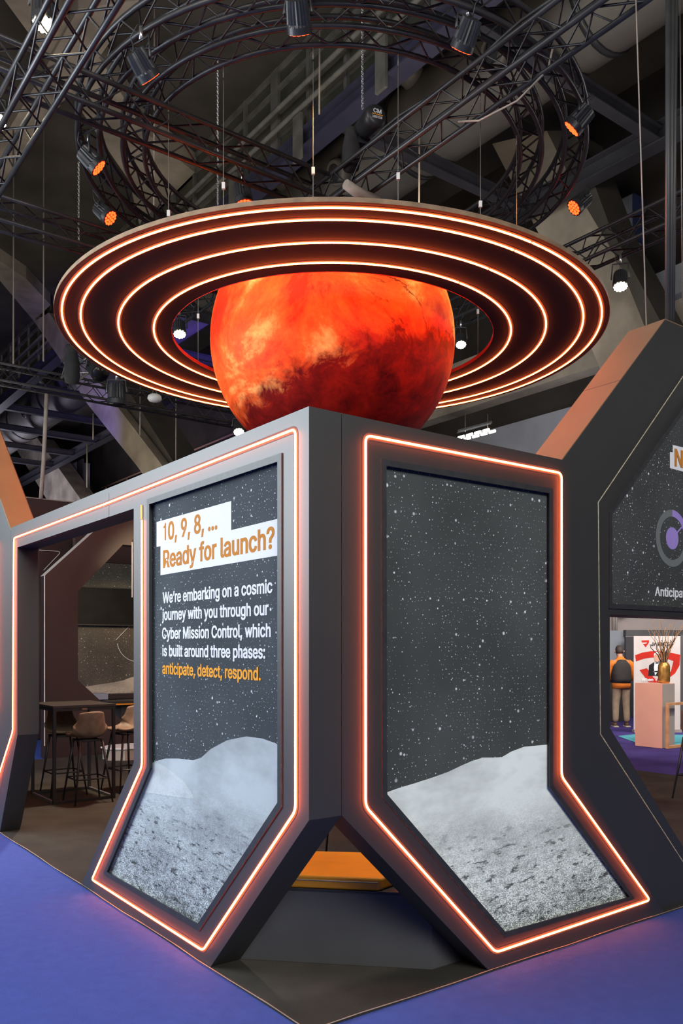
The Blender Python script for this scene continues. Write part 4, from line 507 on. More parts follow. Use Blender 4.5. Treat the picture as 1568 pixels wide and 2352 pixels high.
    'u': (410, '266,4 240,-10 212,-18 182,-21 155,-19 130,-13 107,-3 86,11 69,29 55,51 45,77 39,107 37,138 37,395 130,395 130,145 132,120 138,101 149,86 162,75 179,69 200,66 215,67 229,71 241,76 252,83 261,93 269,104 275,118 279,134 280,153 280,395 373,395 373,-16 282,-16 282,108 331,108 308,52 289,24 269,6 274,11 277,13 279,15 271,8 270,3 274,2 277,2 279,1 280,1 282,1 282,18', '10,9,19 11,10,17 12,11,16 16,15,12 12,15,14 23,22,0 0,34,44 36,33,32 37,38,33 33,36,37 30,29,36 36,32,30 31,30,32 44,34,45 28,27,35 35,36,28 34,33,49 34,48,47 34,47,46 7,6,0 20,19,9 22,21,0 4,3,2 9,8,0 0,21,9 21,20,9 2,1,5 1,0,6 18,17,10 19,18,10 36,29,28 23,0,39 25,24,40 23,39,43 26,25,41 25,40,41 27,26,42 26,41,42 40,24,43 24,23,43 34,46,45 13,12,14 39,0,44 43,39,44 45,43,44 40,43,45 46,40,45 41,40,47 40,46,47 42,41,48 41,47,48 33,38,49 6,5,1 8,7,0 5,4,2 17,16,11 48,34,49 42,48,49 50,42,49 38,50,49 27,42,50 35,27,50'),
    'w': (567, '211,-16 126,-16 1,395 99,395 149,218 155,194 162,168 169,140 177,111 184,79 195,25 145,25 156,78 163,109 170,138 177,166 184,193 191,218 240,395 329,395 377,218 384,193 390,167 397,139 404,110 411,78 422,25 371,25 383,78 390,110 397,139 405,167 411,193 418,218 468,395 566,395 441,-16 356,-16 303,167 299,185 294,203 289,221 284,239 280,258 275,277 270,295 266,315 256,354 311,354 302,315 297,296 292,277 288,258 283,239 278,221 273,202 268,185 263,167 284,242 397,139 170,138', '11,12,1 1,12,13 13,8,60 7,13,60 56,55,16 55,54,17 54,53,17 43,44,17 44,45,17 45,46,17 11,1,0 0,10,11 57,56,15 17,46,47 41,40,20 52,42,20 51,52,20 50,51,20 20,49,50 29,24,59 26,36,25 35,34,33 25,36,24 36,26,37 27,37,26 22,21,39 20,40,21 48,49,20 43,53,58 18,47,19 36,35,33 10,0,9 14,8,0 8,9,0 57,15,0 37,27,28 23,22,37 22,38,37 53,43,17 42,41,20 39,38,22 3,2,1 4,3,1 33,32,36 31,30,36 32,31,36 30,24,36 24,30,59 5,4,1 19,48,20 48,19,47 42,52,58 53,42,58 6,5,1 7,6,1 13,7,1 40,39,21 28,29,37 29,23,37 47,18,17 56,16,15 17,16,55 23,29,59 15,14,0 8,14,60'),
    'y': (389, '62,-159 54,-157 47,-156 28,-149 50,-67 74,-72 85,-74 93,-74 101,-73 107,-71 113,-68 118,-63 124,-56 130,-45 136,-30 146,-2 -6,395 96,395 180,160 188,137 196,114 202,91 208,69 214,47 227,5 162,5 175,47 181,69 187,91 194,114 201,137 209,160 294,395 395,395 219,-64 210,-84 200,-102 189,-117 176,-131 162,-142 146,-150 129,-156 111,-160 92,-161 81,-161 71,-160', '15,17,16 15,18,17 31,33,32 31,24,33 24,34,33 15,19,18 30,24,31 29,20,30 20,24,30 15,29,19 29,20,19 15,28,29 21,24,20 15,27,28 22,24,21 15,26,27 23,24,22 15,25,26 25,34,24 15,34,25 14,34,15 13,34,14 12,34,13 11,34,12 10,34,11 10,35,34 3,5,4 9,35,10 8,35,9 3,6,5 7,35,8 3,7,6 3,35,7 3,36,35 3,37,36 3,38,37 3,39,38 3,40,39 2,40,3 2,41,40 1,41,2 1,42,41 0,42,1 45,42,0 45,43,42 44,43,45'),
    '’': (177, '110,302 33,302 68,525 172,525', '1,3,2 1,0,3'),
}


def text(s, name, mat_, parent, p0, p1, cap, nrm, lift=.002):
    """flat lettering from baseline point p0 to p1, capital height cap, on a plane of normal nrm"""
    pts = []; fs = []; x = 0
    for ch in s:
        if ch == ' ': x += 188; continue
        ad, vs, fc = GLYPHS[ch]; b = len(pts)
        for t in vs.split(' '):
            a, c = t.split(','); pts.append((x + int(a), int(c)))
        for t in fc.split(' '): fs.append([b + int(k) for k in t.split(',')])
        x += ad
    x0 = min(p[0] for p in pts); x1 = max(p[0] for p in pts)
    p0 = Vector(p0); d = Vector(p1) - p0; L = d.length; d.normalize(); nrm = Vector(nrm); up = nrm.cross(d).normalized()
    if up.z < 0: up = -up
    mb = MB()
    for sh, dl in ((0, 0), (-11, .00012), (11, -.00012)):      # overlapping strikes give the heavy weight
        mb.add([p0 + d * ((a + sh - x0) / (x1 - x0) * L) + up * (c / 522.0 * cap) + nrm * (lift + dl) for a, c in pts], fs)
    return mb.build(name, mat_, parent)

# ================================================================== HALL
def struct(name, mb, m, label):
    o = mb.build(name, m); tag(o, label, None, None, 'structure'); return o


struct('floor', MB().box((-45, -8, -.30), (45, 60, -.012)), M['blue_carpet'], 'blue exhibition hall carpet')
struct('floor', MB().prism([W(0, 0, -.012), W(8.2, 0, -.012), W(8.2, 10, -.012), W(0, 10, -.012)], (0, 0, .012)), M['dark_carpet'], 'charcoal carpet of the booth')
struct('floor', MB().prism([W(8.25, -14, -.012), W(16, -14, -.012), W(16, 12, -.012), W(8.25, 12, -.012)], (0, 0, .006)), M['violet_carpet'], 'violet aisle carpet behind the booth')
q = [on_z(1418, 1691, -.004), on_z(1468, 1686, -.004), on_z(1640, 1690, -.004), on_z(1660, 1722, -.004), on_z(1478, 1713, -.004)]
struct('floor', MB().prism(q, (0, 0, .006)), M['cyan_carpet'], 'turquoise carpet around the pink counter')
# carpet edge tape
mb = MB(); pts = [W(-.004, v, .0) + UX * .006 * math.sin(v * 5) for v in [i * .35 for i in range(0, 29)]]; ribbon(mb, pts, (0, 0, 1), .006, .002, False)
struct('trim_1', mb, M['cable_pale'], 'pale cut edge between blue and charcoal carpet')
mb = MB(); pts = [W(u, -.004, .0) + VX * .006 * math.sin(u * 6) for u in [i * .3 for i in range(0, 27)]]; ribbon(mb, pts, (0, 0, 1), .006, .002, False)
struct('trim_2', mb, M['cable_pale'], 'pale cut edge of the charcoal carpet on the right')

UA = 16.0
struct('wall_right', MB().uvbox(UA, UA + .4, -30, 70, 4.6, 16), M['far_dark'], 'dark far upper wall of the hall')
struct('wall_right', MB().uvbox(32, 32.4, -30, 70, 0, 4.6), M['far_dark'], 'dark wall at the back of the low side hall')
struct('ceiling', MB().uvbox(UA, 32.4, -30, 70, 4.605, 4.8), M['far_dark'], 'low ceiling of the side hall')
struct('wall_right', MB().uvbox(UA - .12, UA - .002, -30, 24, 5.6, 8.06), M['far_grey'], 'grey clad band of the far wall')
struct('wall_right', MB().uvbox(UA - .5, UA - .002, -30, 40, 8.75, 10.2), M['concrete'], 'concrete fascia on the far wall')
struct('wall_left', MB().uvbox(-40, UA + .4, 70, 70.4, 0, 16), M['far_dark'], 'far end wall of the hall')
struct('ceiling', MB().uvbox(-40, 7.35, -30, 70, 14.0, 14.4), M['concrete_dark_shade'], 'dark concrete nave ceiling')
struct('ceiling', MB().uvbox(7.35, UA + .4, -30, 70, 15.6, 16.0), M['concrete_dark_shade'], 'dark concrete aisle ceiling')
struct('ceiling', MB().uvbox(7.35, 7.6, -30, 70, 14.0, 15.59), M['concrete_dark_shade'], 'dark concrete upstand above the clerestory')

# clerestory windows between nave ceiling and beam
wn = MB()
for z in (12.05, 12.55, 13.05, 13.55, 13.95): wn.uvbox(7.40, 7.50, 2, 60, z - .05, z + .05)
for i in range(0, 47):
    v = 2 + i * 1.25; w = .14 if i % 4 == 0 else .05
    wn.uvbox(7.39, 7.51, v - w, v + w, 12.0, 14.0)
wr = thing('window_1', 'long lattice clerestory window above the steel beam', None, W(7.45, 20, 12), kind='structure')
wn.build('frame', M['lattice'], wr); MB().uvbox(7.46, 7.48, 2, 60, 12.0, 13.98).build('pane', M['glass_dark'], wr)


def ibeam(name, p0, p1, h, w, m, label):
    p0 = Vector(p0); p1 = Vector(p1); d = (p1 - p0).normalized(); sx = d.cross(ZX).normalized(); t = h * .09; tw = w * .06
    prof = [(-w / 2, 0), (w / 2, 0), (w / 2, t), (tw, t), (tw, h - t), (w / 2, h - t), (w / 2, h), (-w / 2, h), (-w / 2, h - t), (-tw, h - t), (-tw, t), (-w / 2, t)]
    mb = MB().prism([p0 + sx * a + ZX * b for a, b in prof], p1 - p0)
    return struct(name, mb, m, label)


ibeam('steel_beam', W(7.35, -4, 11.62), W(7.35, 62, 11.62), .40, .36, M['beam_blue_lit'], 'long blue lit steel beam under the clerestory')
ibeam('steel_beam', W(13.0, -6, 11.75), W(13.0, 62, 11.75), .42, .36, M['steel_beam'], 'long dark steel beam along the aisle')
for i in range(12):
    v = 6.5 + i * 3.4
    ibeam('cross_beam', W(7.35, v, 11.80), W(13.0, v, 11.80), .28, .24, M['steel_beam'], 'dark cross beam of the aisle grid')
for i in range(7):
    v = 8.0 + i * 2.6
    struct('beam_bracket', MB().uvbox(7.12, 7.18, v, v + .28, 11.4, 12.3), M['lattice'], 'grey hanger plate on the clerestory beam')
for k, z in enumerate((12.4, 12.8)):
    struct('handrail', MB().tube([W(7.15, 0, z), W(7.15, 60, z)], .05, 8), M['lattice'], 'dark handrail tube before the clerestory')

# inclined concrete struts and ribs, each with its own depth
def uslab(poly, u, th, m, label, name='concrete_strut'):
    return struct(name, MB().prism([on_u(x, y, u) for x, y in poly], UX * th), m, label)


def zslab(poly, z, th, m, label, name='concrete_rib'):
    return struct(name, MB().prism([on_z(x, y, z) for x, y in poly], ZX * th), m, label)


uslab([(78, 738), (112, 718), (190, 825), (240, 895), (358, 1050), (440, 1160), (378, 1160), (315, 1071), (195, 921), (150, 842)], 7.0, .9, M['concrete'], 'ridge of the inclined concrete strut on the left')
uslab([(112, 718), (150, 664), (205, 760), (300, 905), (332, 956), (398, 1060), (450, 1160), (440, 1160), (358, 1050), (240, 895), (190, 825)], 7.25, .9, M['concrete_dark_shade'], 'flank of the left strut with its shade in the colour')
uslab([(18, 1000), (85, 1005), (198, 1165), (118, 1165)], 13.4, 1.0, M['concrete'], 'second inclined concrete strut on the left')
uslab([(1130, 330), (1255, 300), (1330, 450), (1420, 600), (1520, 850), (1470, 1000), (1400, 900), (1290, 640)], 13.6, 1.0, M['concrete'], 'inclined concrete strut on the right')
uslab([(1255, 300), (1320, 300), (1400, 520), (1560, 820), (1520, 850), (1420, 600), (1330, 450)], 13.3, 1.0, M['concrete_dark_shade'], 'front flank of the right strut')
uslab([(1480, 640), (1640, 570), (1640, 640), (1490, 700)], 15.2, .5, M['far_grey'], 'grey lintel on the far right')
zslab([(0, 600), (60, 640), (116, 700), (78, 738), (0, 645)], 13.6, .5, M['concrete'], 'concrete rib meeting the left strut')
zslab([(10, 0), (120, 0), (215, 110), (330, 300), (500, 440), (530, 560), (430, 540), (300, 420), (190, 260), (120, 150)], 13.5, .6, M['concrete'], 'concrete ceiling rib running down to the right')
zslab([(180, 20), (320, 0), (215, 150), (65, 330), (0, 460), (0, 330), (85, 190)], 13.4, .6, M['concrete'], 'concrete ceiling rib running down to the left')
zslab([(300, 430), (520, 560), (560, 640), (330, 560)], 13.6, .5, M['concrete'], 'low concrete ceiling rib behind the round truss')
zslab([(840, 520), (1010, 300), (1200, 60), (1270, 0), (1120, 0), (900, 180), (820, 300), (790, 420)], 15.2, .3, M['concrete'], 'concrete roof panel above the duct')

# big ventilation duct with jet nozzles
dt = thing('ventilation_duct', 'huge round ventilation duct with jet nozzles under the aisle roof', 'duct', W(10.2, 20, 13))
pts = [W(10.2, v, 13.0) for v in [-4 + i * 2.4 for i in range(22)]]
MB().tube(pts, .92, 28).build('duct_tube', M['duct'], dt)
for i in range(11):
    v = 1 + i * 4.8
    MB().tube([W(10.2, v - .06, 13), W(10.2, v + .06, 13)], .955, 28).build('duct_collar', M['fixture'], dt)
for i in range(16):
    v = 2.6 + i * 2.4; a = math.radians(150 if i % 2 else 205)
    dr = UX * math.cos(a) + ZX * math.sin(a)
    c = W(10.2, v, 13.0) + dr * .85
    nz = MB().tube([c, c + dr * .28, c + dr * .34], [.26, .30, .25], 16).build('jet_nozzle', M['duct'], dt)
    MB().tube([c + dr * .33, c + dr * .36], [.19, .17], 14).build('nozzle_mouth', M['fixture'], nz)

# gallery rail and cabinet on the far wall, far left
rl = thing('gallery_railing', 'brown gallery railing along the far dark wall', 'railing', on_u(375, 1060, 15.4))
pA, pB = on_u(160, 1152, 15.4), on_u(640, 950, 15.4)
pB.z = pA.z
for k in (0, .55):
    MB().tube([pA - ZX * k, pB - ZX * k], .05, 6).build('rail', M['rail'], rl)
for i in range(9):
    p = pA.lerp(pB, i / 8); MB().tube([p - ZX * 1.1, p], .05, 6).build('post', M['rail'], rl)
MB().bar(pA - ZX * 1.25, pB - ZX * 1.25, .9, .3).build('deck', M['far_dark'], rl)
cb = thing('electric_cabinet', 'pale grey wall cabinet with an open dark door', 'cabinet', on_u(185, 1098, 15.0))
p = on_u(185, 1097, 15.0)
MB().obox(p, UX * .4, VX * .45, ZX * .8).build('body', M['far_grey'], cb)
MB().obox(p - VX * .95 - UX * .35, UX * .04, VX * .5, ZX * .8).build('door', M['steel_beam'], cb)
cb2 = thing('electric_cabinet', 'grey cabinet hung beside the right concrete strut', 'cabinet', on_u(1448, 540, 15.0))
p = on_u(1446, 512, 15.5)
MB().obox(p, UX * .2, VX * .22, ZX * .55).build('body', M['far_grey'], cb2)
MB().obox(p - VX * .235, UX * .22, VX * .012, ZX * .55).build('side_panel', M['navy'], cb2)

# ================================================================== TRUSSES
def zigzag(pa, pb, n):
    return [(pa(i / n) if i % 2 == 0 else pb(i / n)) for i in range(n + 1)]


def box_truss(label, p0, p1, w=.26, m=None, half=.27, name='box_truss', group=None, h=None):
    m = m or M['truss']; h = h or w
    p0 = Vector(p0); p1 = Vector(p1); d = p1 - p0; L = d.length; sx = d.normalized().cross(ZX).normalized()
    r = thing(name, label, 'truss', (p0 + p1) / 2, group)
    offs = [sx * -w / 2, sx * w / 2, sx * w / 2 + ZX * h, sx * -w / 2 + ZX * h]
    for o in offs: MB().tube([p0 + o, p1 + o], .024, 10).build('chord', m, r)
    n = max(2, int(L / half))
    for a, b in ((0, 1), (1, 2), (2, 3), (3, 0)):
        fa = lambda t, a=a: p0 + d * t + offs[a]; fb = lambda t, b=b: p0 + d * t + offs[b]
        MB().tube(zigzag(fa, fb, n), .0105, 6).build('lacing', m, r)
    return r


RC = Vector((-.094, 9.0, 0))                       # axis of ring, planet and round trusses


def ring_truss(label, r0, r1, z0, z1, n=56):
    r = thing('circular_truss', label, 'truss', RC + ZX * z0)
    def circ(R, z, k=96): return [RC + Vector((R * math.cos(2 * math.pi * i / k), R * math.sin(2 * math.pi * i / k), z)) for i in range(k)]
    for R in (r0, r1):
        for z in (z0, z1): MB().tube(circ(R, z), .024, 10, closed=True).build('chord', M['truss'], r)
    for (Ra, za), (Rb, zb) in (((r0, z0), (r1, z0)), ((r1, z0), (r1, z1)), ((r1, z1), (r0, z1)), ((r0, z1), (r0, z0))):
        pts = []
        for i in range(n):
            a = 2 * math.pi * i / n; R, z = (Ra, za) if i % 2 == 0 else (Rb, zb)
            pts.append(RC + Vector((R * math.cos(a), R * math.sin(a), z)))
        MB().tube(pts, .0105, 6, closed=True).build('lacing', M['truss'], r)
    return r


ring_truss('inner round black truss hanging above the glowing ring', 1.975, 2.19, 6.78, 7.015, 56)
ring_truss('outer round black truss carrying the red lamps', 2.42, 2.625, 6.78, 7.015, 68)
Zt = 6.44
box_truss('straight black truss under the round trusses, running to the upper left', RC + ZX * Zt - UX * .16, RC + ZX * Zt - UX * 5.2)
box_truss('straight black truss under the round trusses, crossing from upper right to behind the planet', RC + ZX * Zt - VX * 5.6, RC + ZX * Zt + VX * 4.4)
pl = RC - UX * 3.24
box_truss('thick black truss crossing the upper left corner', pl + ZX * 6.14 - VX * 3.6, pl + ZX * 6.14 + VX * 2.4, .28)
p = at_y(0, 517, 9.35)
box_truss('black truss entering behind the ring from the left edge', p - UX * 1.5, p + UX * 3.0)
p = at_y(1460, 560, 9.75)
box_truss('black truss with red sheen entering from the right edge', p - VX * 3.0, p + VX * 5.0, .28)
p = at_y(0, 878, 14.86)
box_truss('far black truss below the ring on the left', p - UX * 2.0, p + UX * 5.3, .30)
p = at_y(205, 880, 14.6)
box_truss('short grey truss crossing over the far left truss', p - VX * 1.1 + ZX * .33, p + VX * 1.0 + ZX * .33, .30, M['truss_grey'])
# wrapped padding where the two straight trusses meet
tag(MB().tube([RC + ZX * 6.40 - VX * .52 - UX * .22, RC + ZX * 6.37 - VX * .5, RC + ZX * 6.40 - VX * .48 + UX * .22], [.05, .06, .05], 10).build('padding_wrap', M['cable_pale']), 'grey wrap strapped around the truss crossing', 'padding')

# ================================================================== LAMPS
def lamp(label, pos, target, hang, kind='red', scale=1.0, group=None, watts=0, deg=30, name='par_lamp', lit=True):
    pos = Vector(pos); d = (Vector(target) - pos).normalized(); q = d.to_track_quat('-Z', 'Y')
    r = thing(name, label, 'stage lamp', pos, group); s = scale
    fin = lambda k, z: 1.0 if (k % 2 == 0 or z < -.07 * s) else .90
    prof = [(.055 * s, .085 * s), (.078 * s, .08 * s), (.083 * s, .04 * s), (.090 * s, -.06 * s), (.092 * s, -.075 * s), (.094 * s, -.12 * s), (.086 * s, -.12 * s)]
    body = MB().lathe(prof, pos, q, 40, fin).build('lamp_body', M['fixture'], r)
    em = {'red': M['led_red'], 'white': M['led_white'], 'off': M['tv']}[kind]
    fc = MB().lathe([(.083 * s, -.118 * s), (.083 * s, -.1225 * s)], pos, q, 24).build('lamp_face', M['red_plastic'] if kind == 'red' else M['tv'], r)
    if kind != 'off':
        lens = MB()
        spots = [(0, 0)] + [(.036 * s * math.cos(a * math.pi / 3), .036 * s * math.sin(a * math.pi / 3)) for a in range(6)] + \
                [(.066 * s * math.cos(a * math.pi / 6), .066 * s * math.sin(a * math.pi / 6)) for a in range(12)]
        rr = .0150 * s if kind == 'red' else .0175 * s
        for (x, y) in spots:
            c = pos + q @ Vector((x, y, -.1225 * s)); lens.tube([c, c + d * .004], rr, 8)
        lens.build('led_lenses', em, r)
    # yoke, clamp, leads
    hang = Vector(hang); sx = d.cross(ZX); sx = sx.normalized() if sx.length > .05 else Vector((1, 0, 0))
    top = pos + (hang - pos) * .62
    yk = MB()
    yk.tube([pos + sx * .098 * s, pos + sx * .105 * s, top + sx * .09 * s, top - sx * .09 * s, pos - sx * .105 * s, pos - sx * .098 * s], .011 * s, 6)
    yk.build('yoke', M['fixture'], r)
    cl = MB(); cl.tube([top, hang], .016 * s, 8).build('clamp', M['chrome'], r)
    back = pos - d * .08 * s
    MB().tube([back, back - d * .06 + ZX * .05, back - d * .04 + ZX * .14 + sx * .06, hang + sx * .05], .005, 6).build('lead', M['cable_black'], r)
    if watts:
        sp = spot(name + '_beam', pos + d * .15 * s, target, watts, (1, .38, .075) if kind == 'red' else (1, .85, .6), deg, .8, .06)
    return r


PC = RC + ZX * 4.98                                  # planet centre


def on_circle(px, R, far):
    k = (px - CX) / F; a = 1 + k * k; b = -2 * (k * RC.x + RC.y); c = RC.x ** 2 + RC.y ** 2 - R * R
    disc = max(0, b * b - 4 * a * c) ** .5; Y = (-b + (disc if far else -disc)) / (2 * a)
    return Vector((k * Y, Y, 0))


reds = [((204, 362), 8.25, 'red stage lamp on the left rim of the outer round truss'),
        ((236, 486), 9.55, 'lower left red stage lamp showing its full lens face'),
        ((324, 143), 6.85, 'red stage lamp near the top left of the round truss, facing down'),
        ((684, 30), 6.45, 'red stage lamp at the top middle of the round truss'),
        ((1074, 72), 6.65, 'red stage lamp with a red bracket at the top right'),
        ((1336, 268), 7.75, 'red stage lamp on the right rim of the round truss'),
        ((1336, 462), 9.45, 'lower right red stage lamp showing its full lens face'),
        ((557, 440), 8.85, 'red stage lamp just above the ring behind the left truss')]
for (px, py), Y, lab in reds:
    p = at_y(px, py, Y)
    rad = Vector((p.x, p.y, 0)) - RC
    h = Vector((p.x, p.y, min(6.80, p.z + .30))) if rad.length > 2 else p + ZX * .2
    tgt = PC + rad.normalized() * .7 - ZX * .1
    lamp(lab, p, tgt, h, 'red', 1.05, None, 165, 40)
whites = [((100, 22), 6.35, 'bright white stage lamp on the upper left truss', (-1.5, 5, 0), 1.0),
          ((1424, 640), 9.75, 'bright white stage lamp below the right truss', (2, 5, 0), .95),
          ((1058, 780), 12.0, 'white stage lamp glowing beside the planet on the right', (1, 4, 1.5), .85),
          ((412, 752), 11.7, 'white stage lamp seen through the ring left of the planet', (-.5, 5, 0), 1.0),
          ((548, 980), 17.4, 'tiny white stage lamp at the end of the far left truss', (0, 5, 1), 1.3)]
for (px, py), Y, lab, tg, sc in whites:
    p = at_y(px, py, Y); lamp(lab, p, p + (Vector(tg) - p).normalized() * .8 - ZX * .9, p + ZX * .28, 'white', sc)
p = at_y(-14, 262, 7.6); lamp('white stage lamp half outside the left edge', p, (-1, 4, 0), p + ZX * .25, 'white', 1.1)
# unlit moving heads and chain bag over the far left truss
for (px, py, tg, lab) in ((220, 846, (-2, 12, 4), 'unlit stage lamp tilted on the grey short truss'), (268, 902, (-3.9, 14.4, 0), 'unlit stage lamp hanging straight below the grey short truss')):
    p = at_y(px, py, 14.2); lamp(lab, p, tg, p + ZX * .35, 'off', 1.7)


def bag(label, c, w, h):
    c = Vector(c); mb = MB(); mb.lathe([(w * .62, h * .5), (w * .55, h * .40), (w * .78, h * .1), (w * .86, -h * .3), (w * .7, -h * .47), (w * .2, -h * .5)], c, None, 20)
    o = mb.build('chain_bag', M['cloth_black']); return tag(o, label, 'bag')


bag('black chain bag hanging from the hoist', at_y(806, 345, 8.7), .115, .42)
bag('black bag hanging over the far left truss', at_y(165, 838, 14.5), .16, .66)
# chain hoist
hp = at_y(846, 286, 8.6)
ax = (at_y(866, 262, 8.3) - at_y(822, 312, 8.7)).normalized(); qh = ax.to_track_quat('Z', 'Y')
hz = thing('chain_hoist', 'black electric chain hoist above the planet with white lettering on its end', 'hoist', hp)
MB().lathe([(.05, -.20), (.085, -.185), (.10, -.16), (.108, -.02), (.118, .10), (.118, .16), (.10, .19), (.07, .20)], hp, qh, 28).build('motor_housing', M['fixture'], hz)
pe = hp + ax * .201; rt = Vector((1, 0, 0)); rt = (rt - ax * rt.dot(ax)).normalized()
upv = ax.cross(rt); upv = upv if upv.z > 0 else -upv
text('CM', 'maker_lettering', M['print_white'], hz, pe - rt * .045 + upv * .015, pe + rt * .045 + upv * .015, .04, ax)
MB().obox(pe + ax * .002, rt * .06, upv * .004, ax * .002).build('orange_line', M['print_orange'], hz)
text('LODESTAR', 'model_lettering', M['print_white'], hz, pe - rt * .055 - upv * .035, pe + rt * .055 - upv * .035, .022, ax)
MB().obox(hp - ax * .16 - upv * .05, rt * .07, upv * .09, ax * .06).build('gear_case', M['fixture'], hz)
MB().tube([hp - ax * .1, hp - ax * .16 + ZX * .1], .02, 8).build('hook', M['chrome'], hz)


def chain(label, p0, p1, m=None, r=.004, link_len=.035):
    p0 = Vector(p0); p1 = Vector(p1); n = max(2, int((p1 - p0).length / (link_len * .72))); d = (p1 - p0).normalized()
    mb = MB(); a1 = d.orthogonal().normalized(); a2 = d.cross(a1)
    for i in range(n):
        c = p0.lerp(p1, (i + .5) / n); a = a1 if i % 2 else a2
        mb.tube([c + d * link_len * .5 * math.cos(t * math.pi / 4) + a * link_len * .3 * math.sin(t * math.pi / 4) for t in range(8)], r, 5, closed=True)
    o = mb.build('lifting_chain', m or M['chrome']); o['kind'] = 'thing'; return tag(o, label, 'chain')


chain('steel chain running up from the hoist', at_y(832, 250, 8.65), at_y(832, 250, 8.65) + ZX * 4.2)
chain('steel chain hanging behind the left truss', at_y(500, 470, 9.6), at_y(500, 130, 9.6))
chain('thin chain hanging on the far left', at_y(181, 560, 9.9), at_y(181, 372, 9.9), r=.003)


def cable(label, pts, r, m, name='hanging_cable', cat='cable', n=6):
    return tag(MB().tube(pts, r, n).build(name, m), label, cat)


def vline(label, px0, py0, px1, py1, Y, r, m, name='hanging_cable'):
    return cable(label, [at_y(px0, py0, Y), at_y(px1, py1, Y)], r, m, name)


# ring suspension wires with clamps
wires = [(719, False, 'suspension wire left of centre, lit orange above the ring'), (914, False, 'suspension wire right of centre, lit orange above the ring'),
         (513, False, 'suspension wire in front of the left truss crossing'), (387, False, 'suspension wire at the left of the round truss'),
         (1103, False, 'suspension wire under the right truss'), (1186, False, 'suspension wire at the right of the round truss'),
         (455, True, 'suspension wire seen through the ring left of the planet'), (1097, True, 'suspension wire seen through the ring right of the planet')]
for px, far, lab in wires:
    p = on_circle(px, 1.975, far); t = thing('suspension_wire', lab, 'wire', p + ZX * 5.05)
    MB().tube([p + ZX * 6.76, p + ZX * 6.66], .005, 6).build('loop', M['wire'], t)
    MB().tube([p + ZX * 6.64, p + ZX * 5.045], .0035, 6).build('cable', M['wire'], t)
    MB().obox(p + ZX * 5.72, Vector((.014, 0, 0)), Vector((0, .012, 0)), ZX * .028).build('gripper', M['white'], t)
vline('pale wire running down to the tall right frame', 1456, -120, 1484, 748, 5.55, .0045, M['cable_pale'])
for i, (a, b, rr) in enumerate(((1534, 1533, .018), (1545, 1539, .016), (1554, 1545, .012))):
    vline(['thick black cable falling to the tall right frame, leftmost', 'middle black cable falling to the tall right frame', 'rightmost black cable falling to the tall right frame'][i], a, -150, b, 752, 5.62, rr, M['cable_black'])
vline('thin dark wire at the far right edge', 1560, -100, 1567, 700, 6.5, .004, M['wire'])
cable('pale cable bundle hanging down the far left', [at_y(107, 905, 14.4), at_y(105, 960, 14.4), at_y(100, 1060, 14.4), at_y(94, 1146, 14.4)], .035, M['cable_pale'])
for px, a, b, Y, lab in ((31, 300, 840, 16, 'thin rod hanging at the left edge'), (100, 300, 830, 16, 'thin rod hanging in front of the left strut'), (200, 1020, 1120, 18, 'short rod under the aisle beam'),
                         (214, 950, 1010, 18, 'short rod below the far left truss'), (404, 880, 1060, 19, 'thin pole above the left wall'), (322, 890, 1000, 17, 'thin rod hanging past the white dome')):
    vline(lab, px, a, px, b, Y, .016, M['wire'])
vline('yellowish rod behind the top lamp', 355, -100, 353, 480, 14, .012, M['cable_pale'])
vline('turnbuckle rod hanging before the lattice window', 734, 60, 733, 262, 15, .018, M['cable_pale'])
vline('turnbuckle rod hanging by the hoist chain', 870, 0, 869, 150, 15, .018, M['cable_pale'])
vline('double rod under the right truss', 963, 300, 962, 470, 12, .012, M['cable_pale'])
cable('black cable dressed along the right truss', [RC + ZX * 6.75 - VX * t + UX * (-.10 + .04 * math.sin(t * 4)) for t in [i * .25 for i in range(20)]], .014, M['cable_black'], 'truss_cable')
cable('pink loop of cable on the right truss', [RC - VX * 1.9 + ZX * 6.42, RC - VX * 2.15 + ZX * 6.30, RC - VX * 2.5 + ZX * 6.33 + UX * .1, RC - VX * 2.8 + ZX * 6.44 + UX * .13, RC - VX * 2.85 + ZX * 6.6 + UX * .13], .009, M['cable_pale'], 'truss_cable')

# access point dome, flood light bar
ap = thing('access_point', 'white round dome hanging over the far left truss', 'wireless device', at_y(355, 916, 15.5))
p = at_y(355, 914, 15.5)
MB().lathe([(.02, .07), (.09, .06), (.125, .03), (.13, -.02), (.10, -.06), (.03, -.07)], p, None, 20).build('dome', M['white'], ap)
MB().tube([p + Vector((-.05, 0, .06)), p + Vector((0, 0, .22)), p + Vector((.05, 0, .06))], .006, 5).build('hanger', M['wire'], ap)
fb = thing('flood_light_bar', 'bank of white tube lamps hanging over the right wall', 'lamp', at_y(1090, 1000, 20))
for row in range(2):
    for i in range(4):
        c = at_y(1059 + i * 19 + row * 14, 1004 - i * 5.2 + row * 3, 20 + row * .1)
        MB().tube([c - UX * .0 - VX * -.09 + ZX * 0, c + VX * -.09], .035, 8).build('tube_lamp', M['led_cold'], fb)
MB().bar(at_y(1050, 1001, 20.1) + ZX * .1, at_y(1128, 980, 20.1) + ZX * .1, .2, .04).build('carrier', M['fixture'], fb)
for px in (1068, 1120):
    MB().tube([at_y(px, 992, 20.1), at_y(px, 950, 20.1)], .008, 5).build('hanger', M['wire'], fb)

# ================================================================== RING + PLANET
RZ = EYE + 3.295; RI, RO, TH = 1.704, 2.843, .036
rg = thing('planet_ring', 'huge flat black ring with four glowing orange light circles', 'ring sculpture', RC + ZX * RZ)


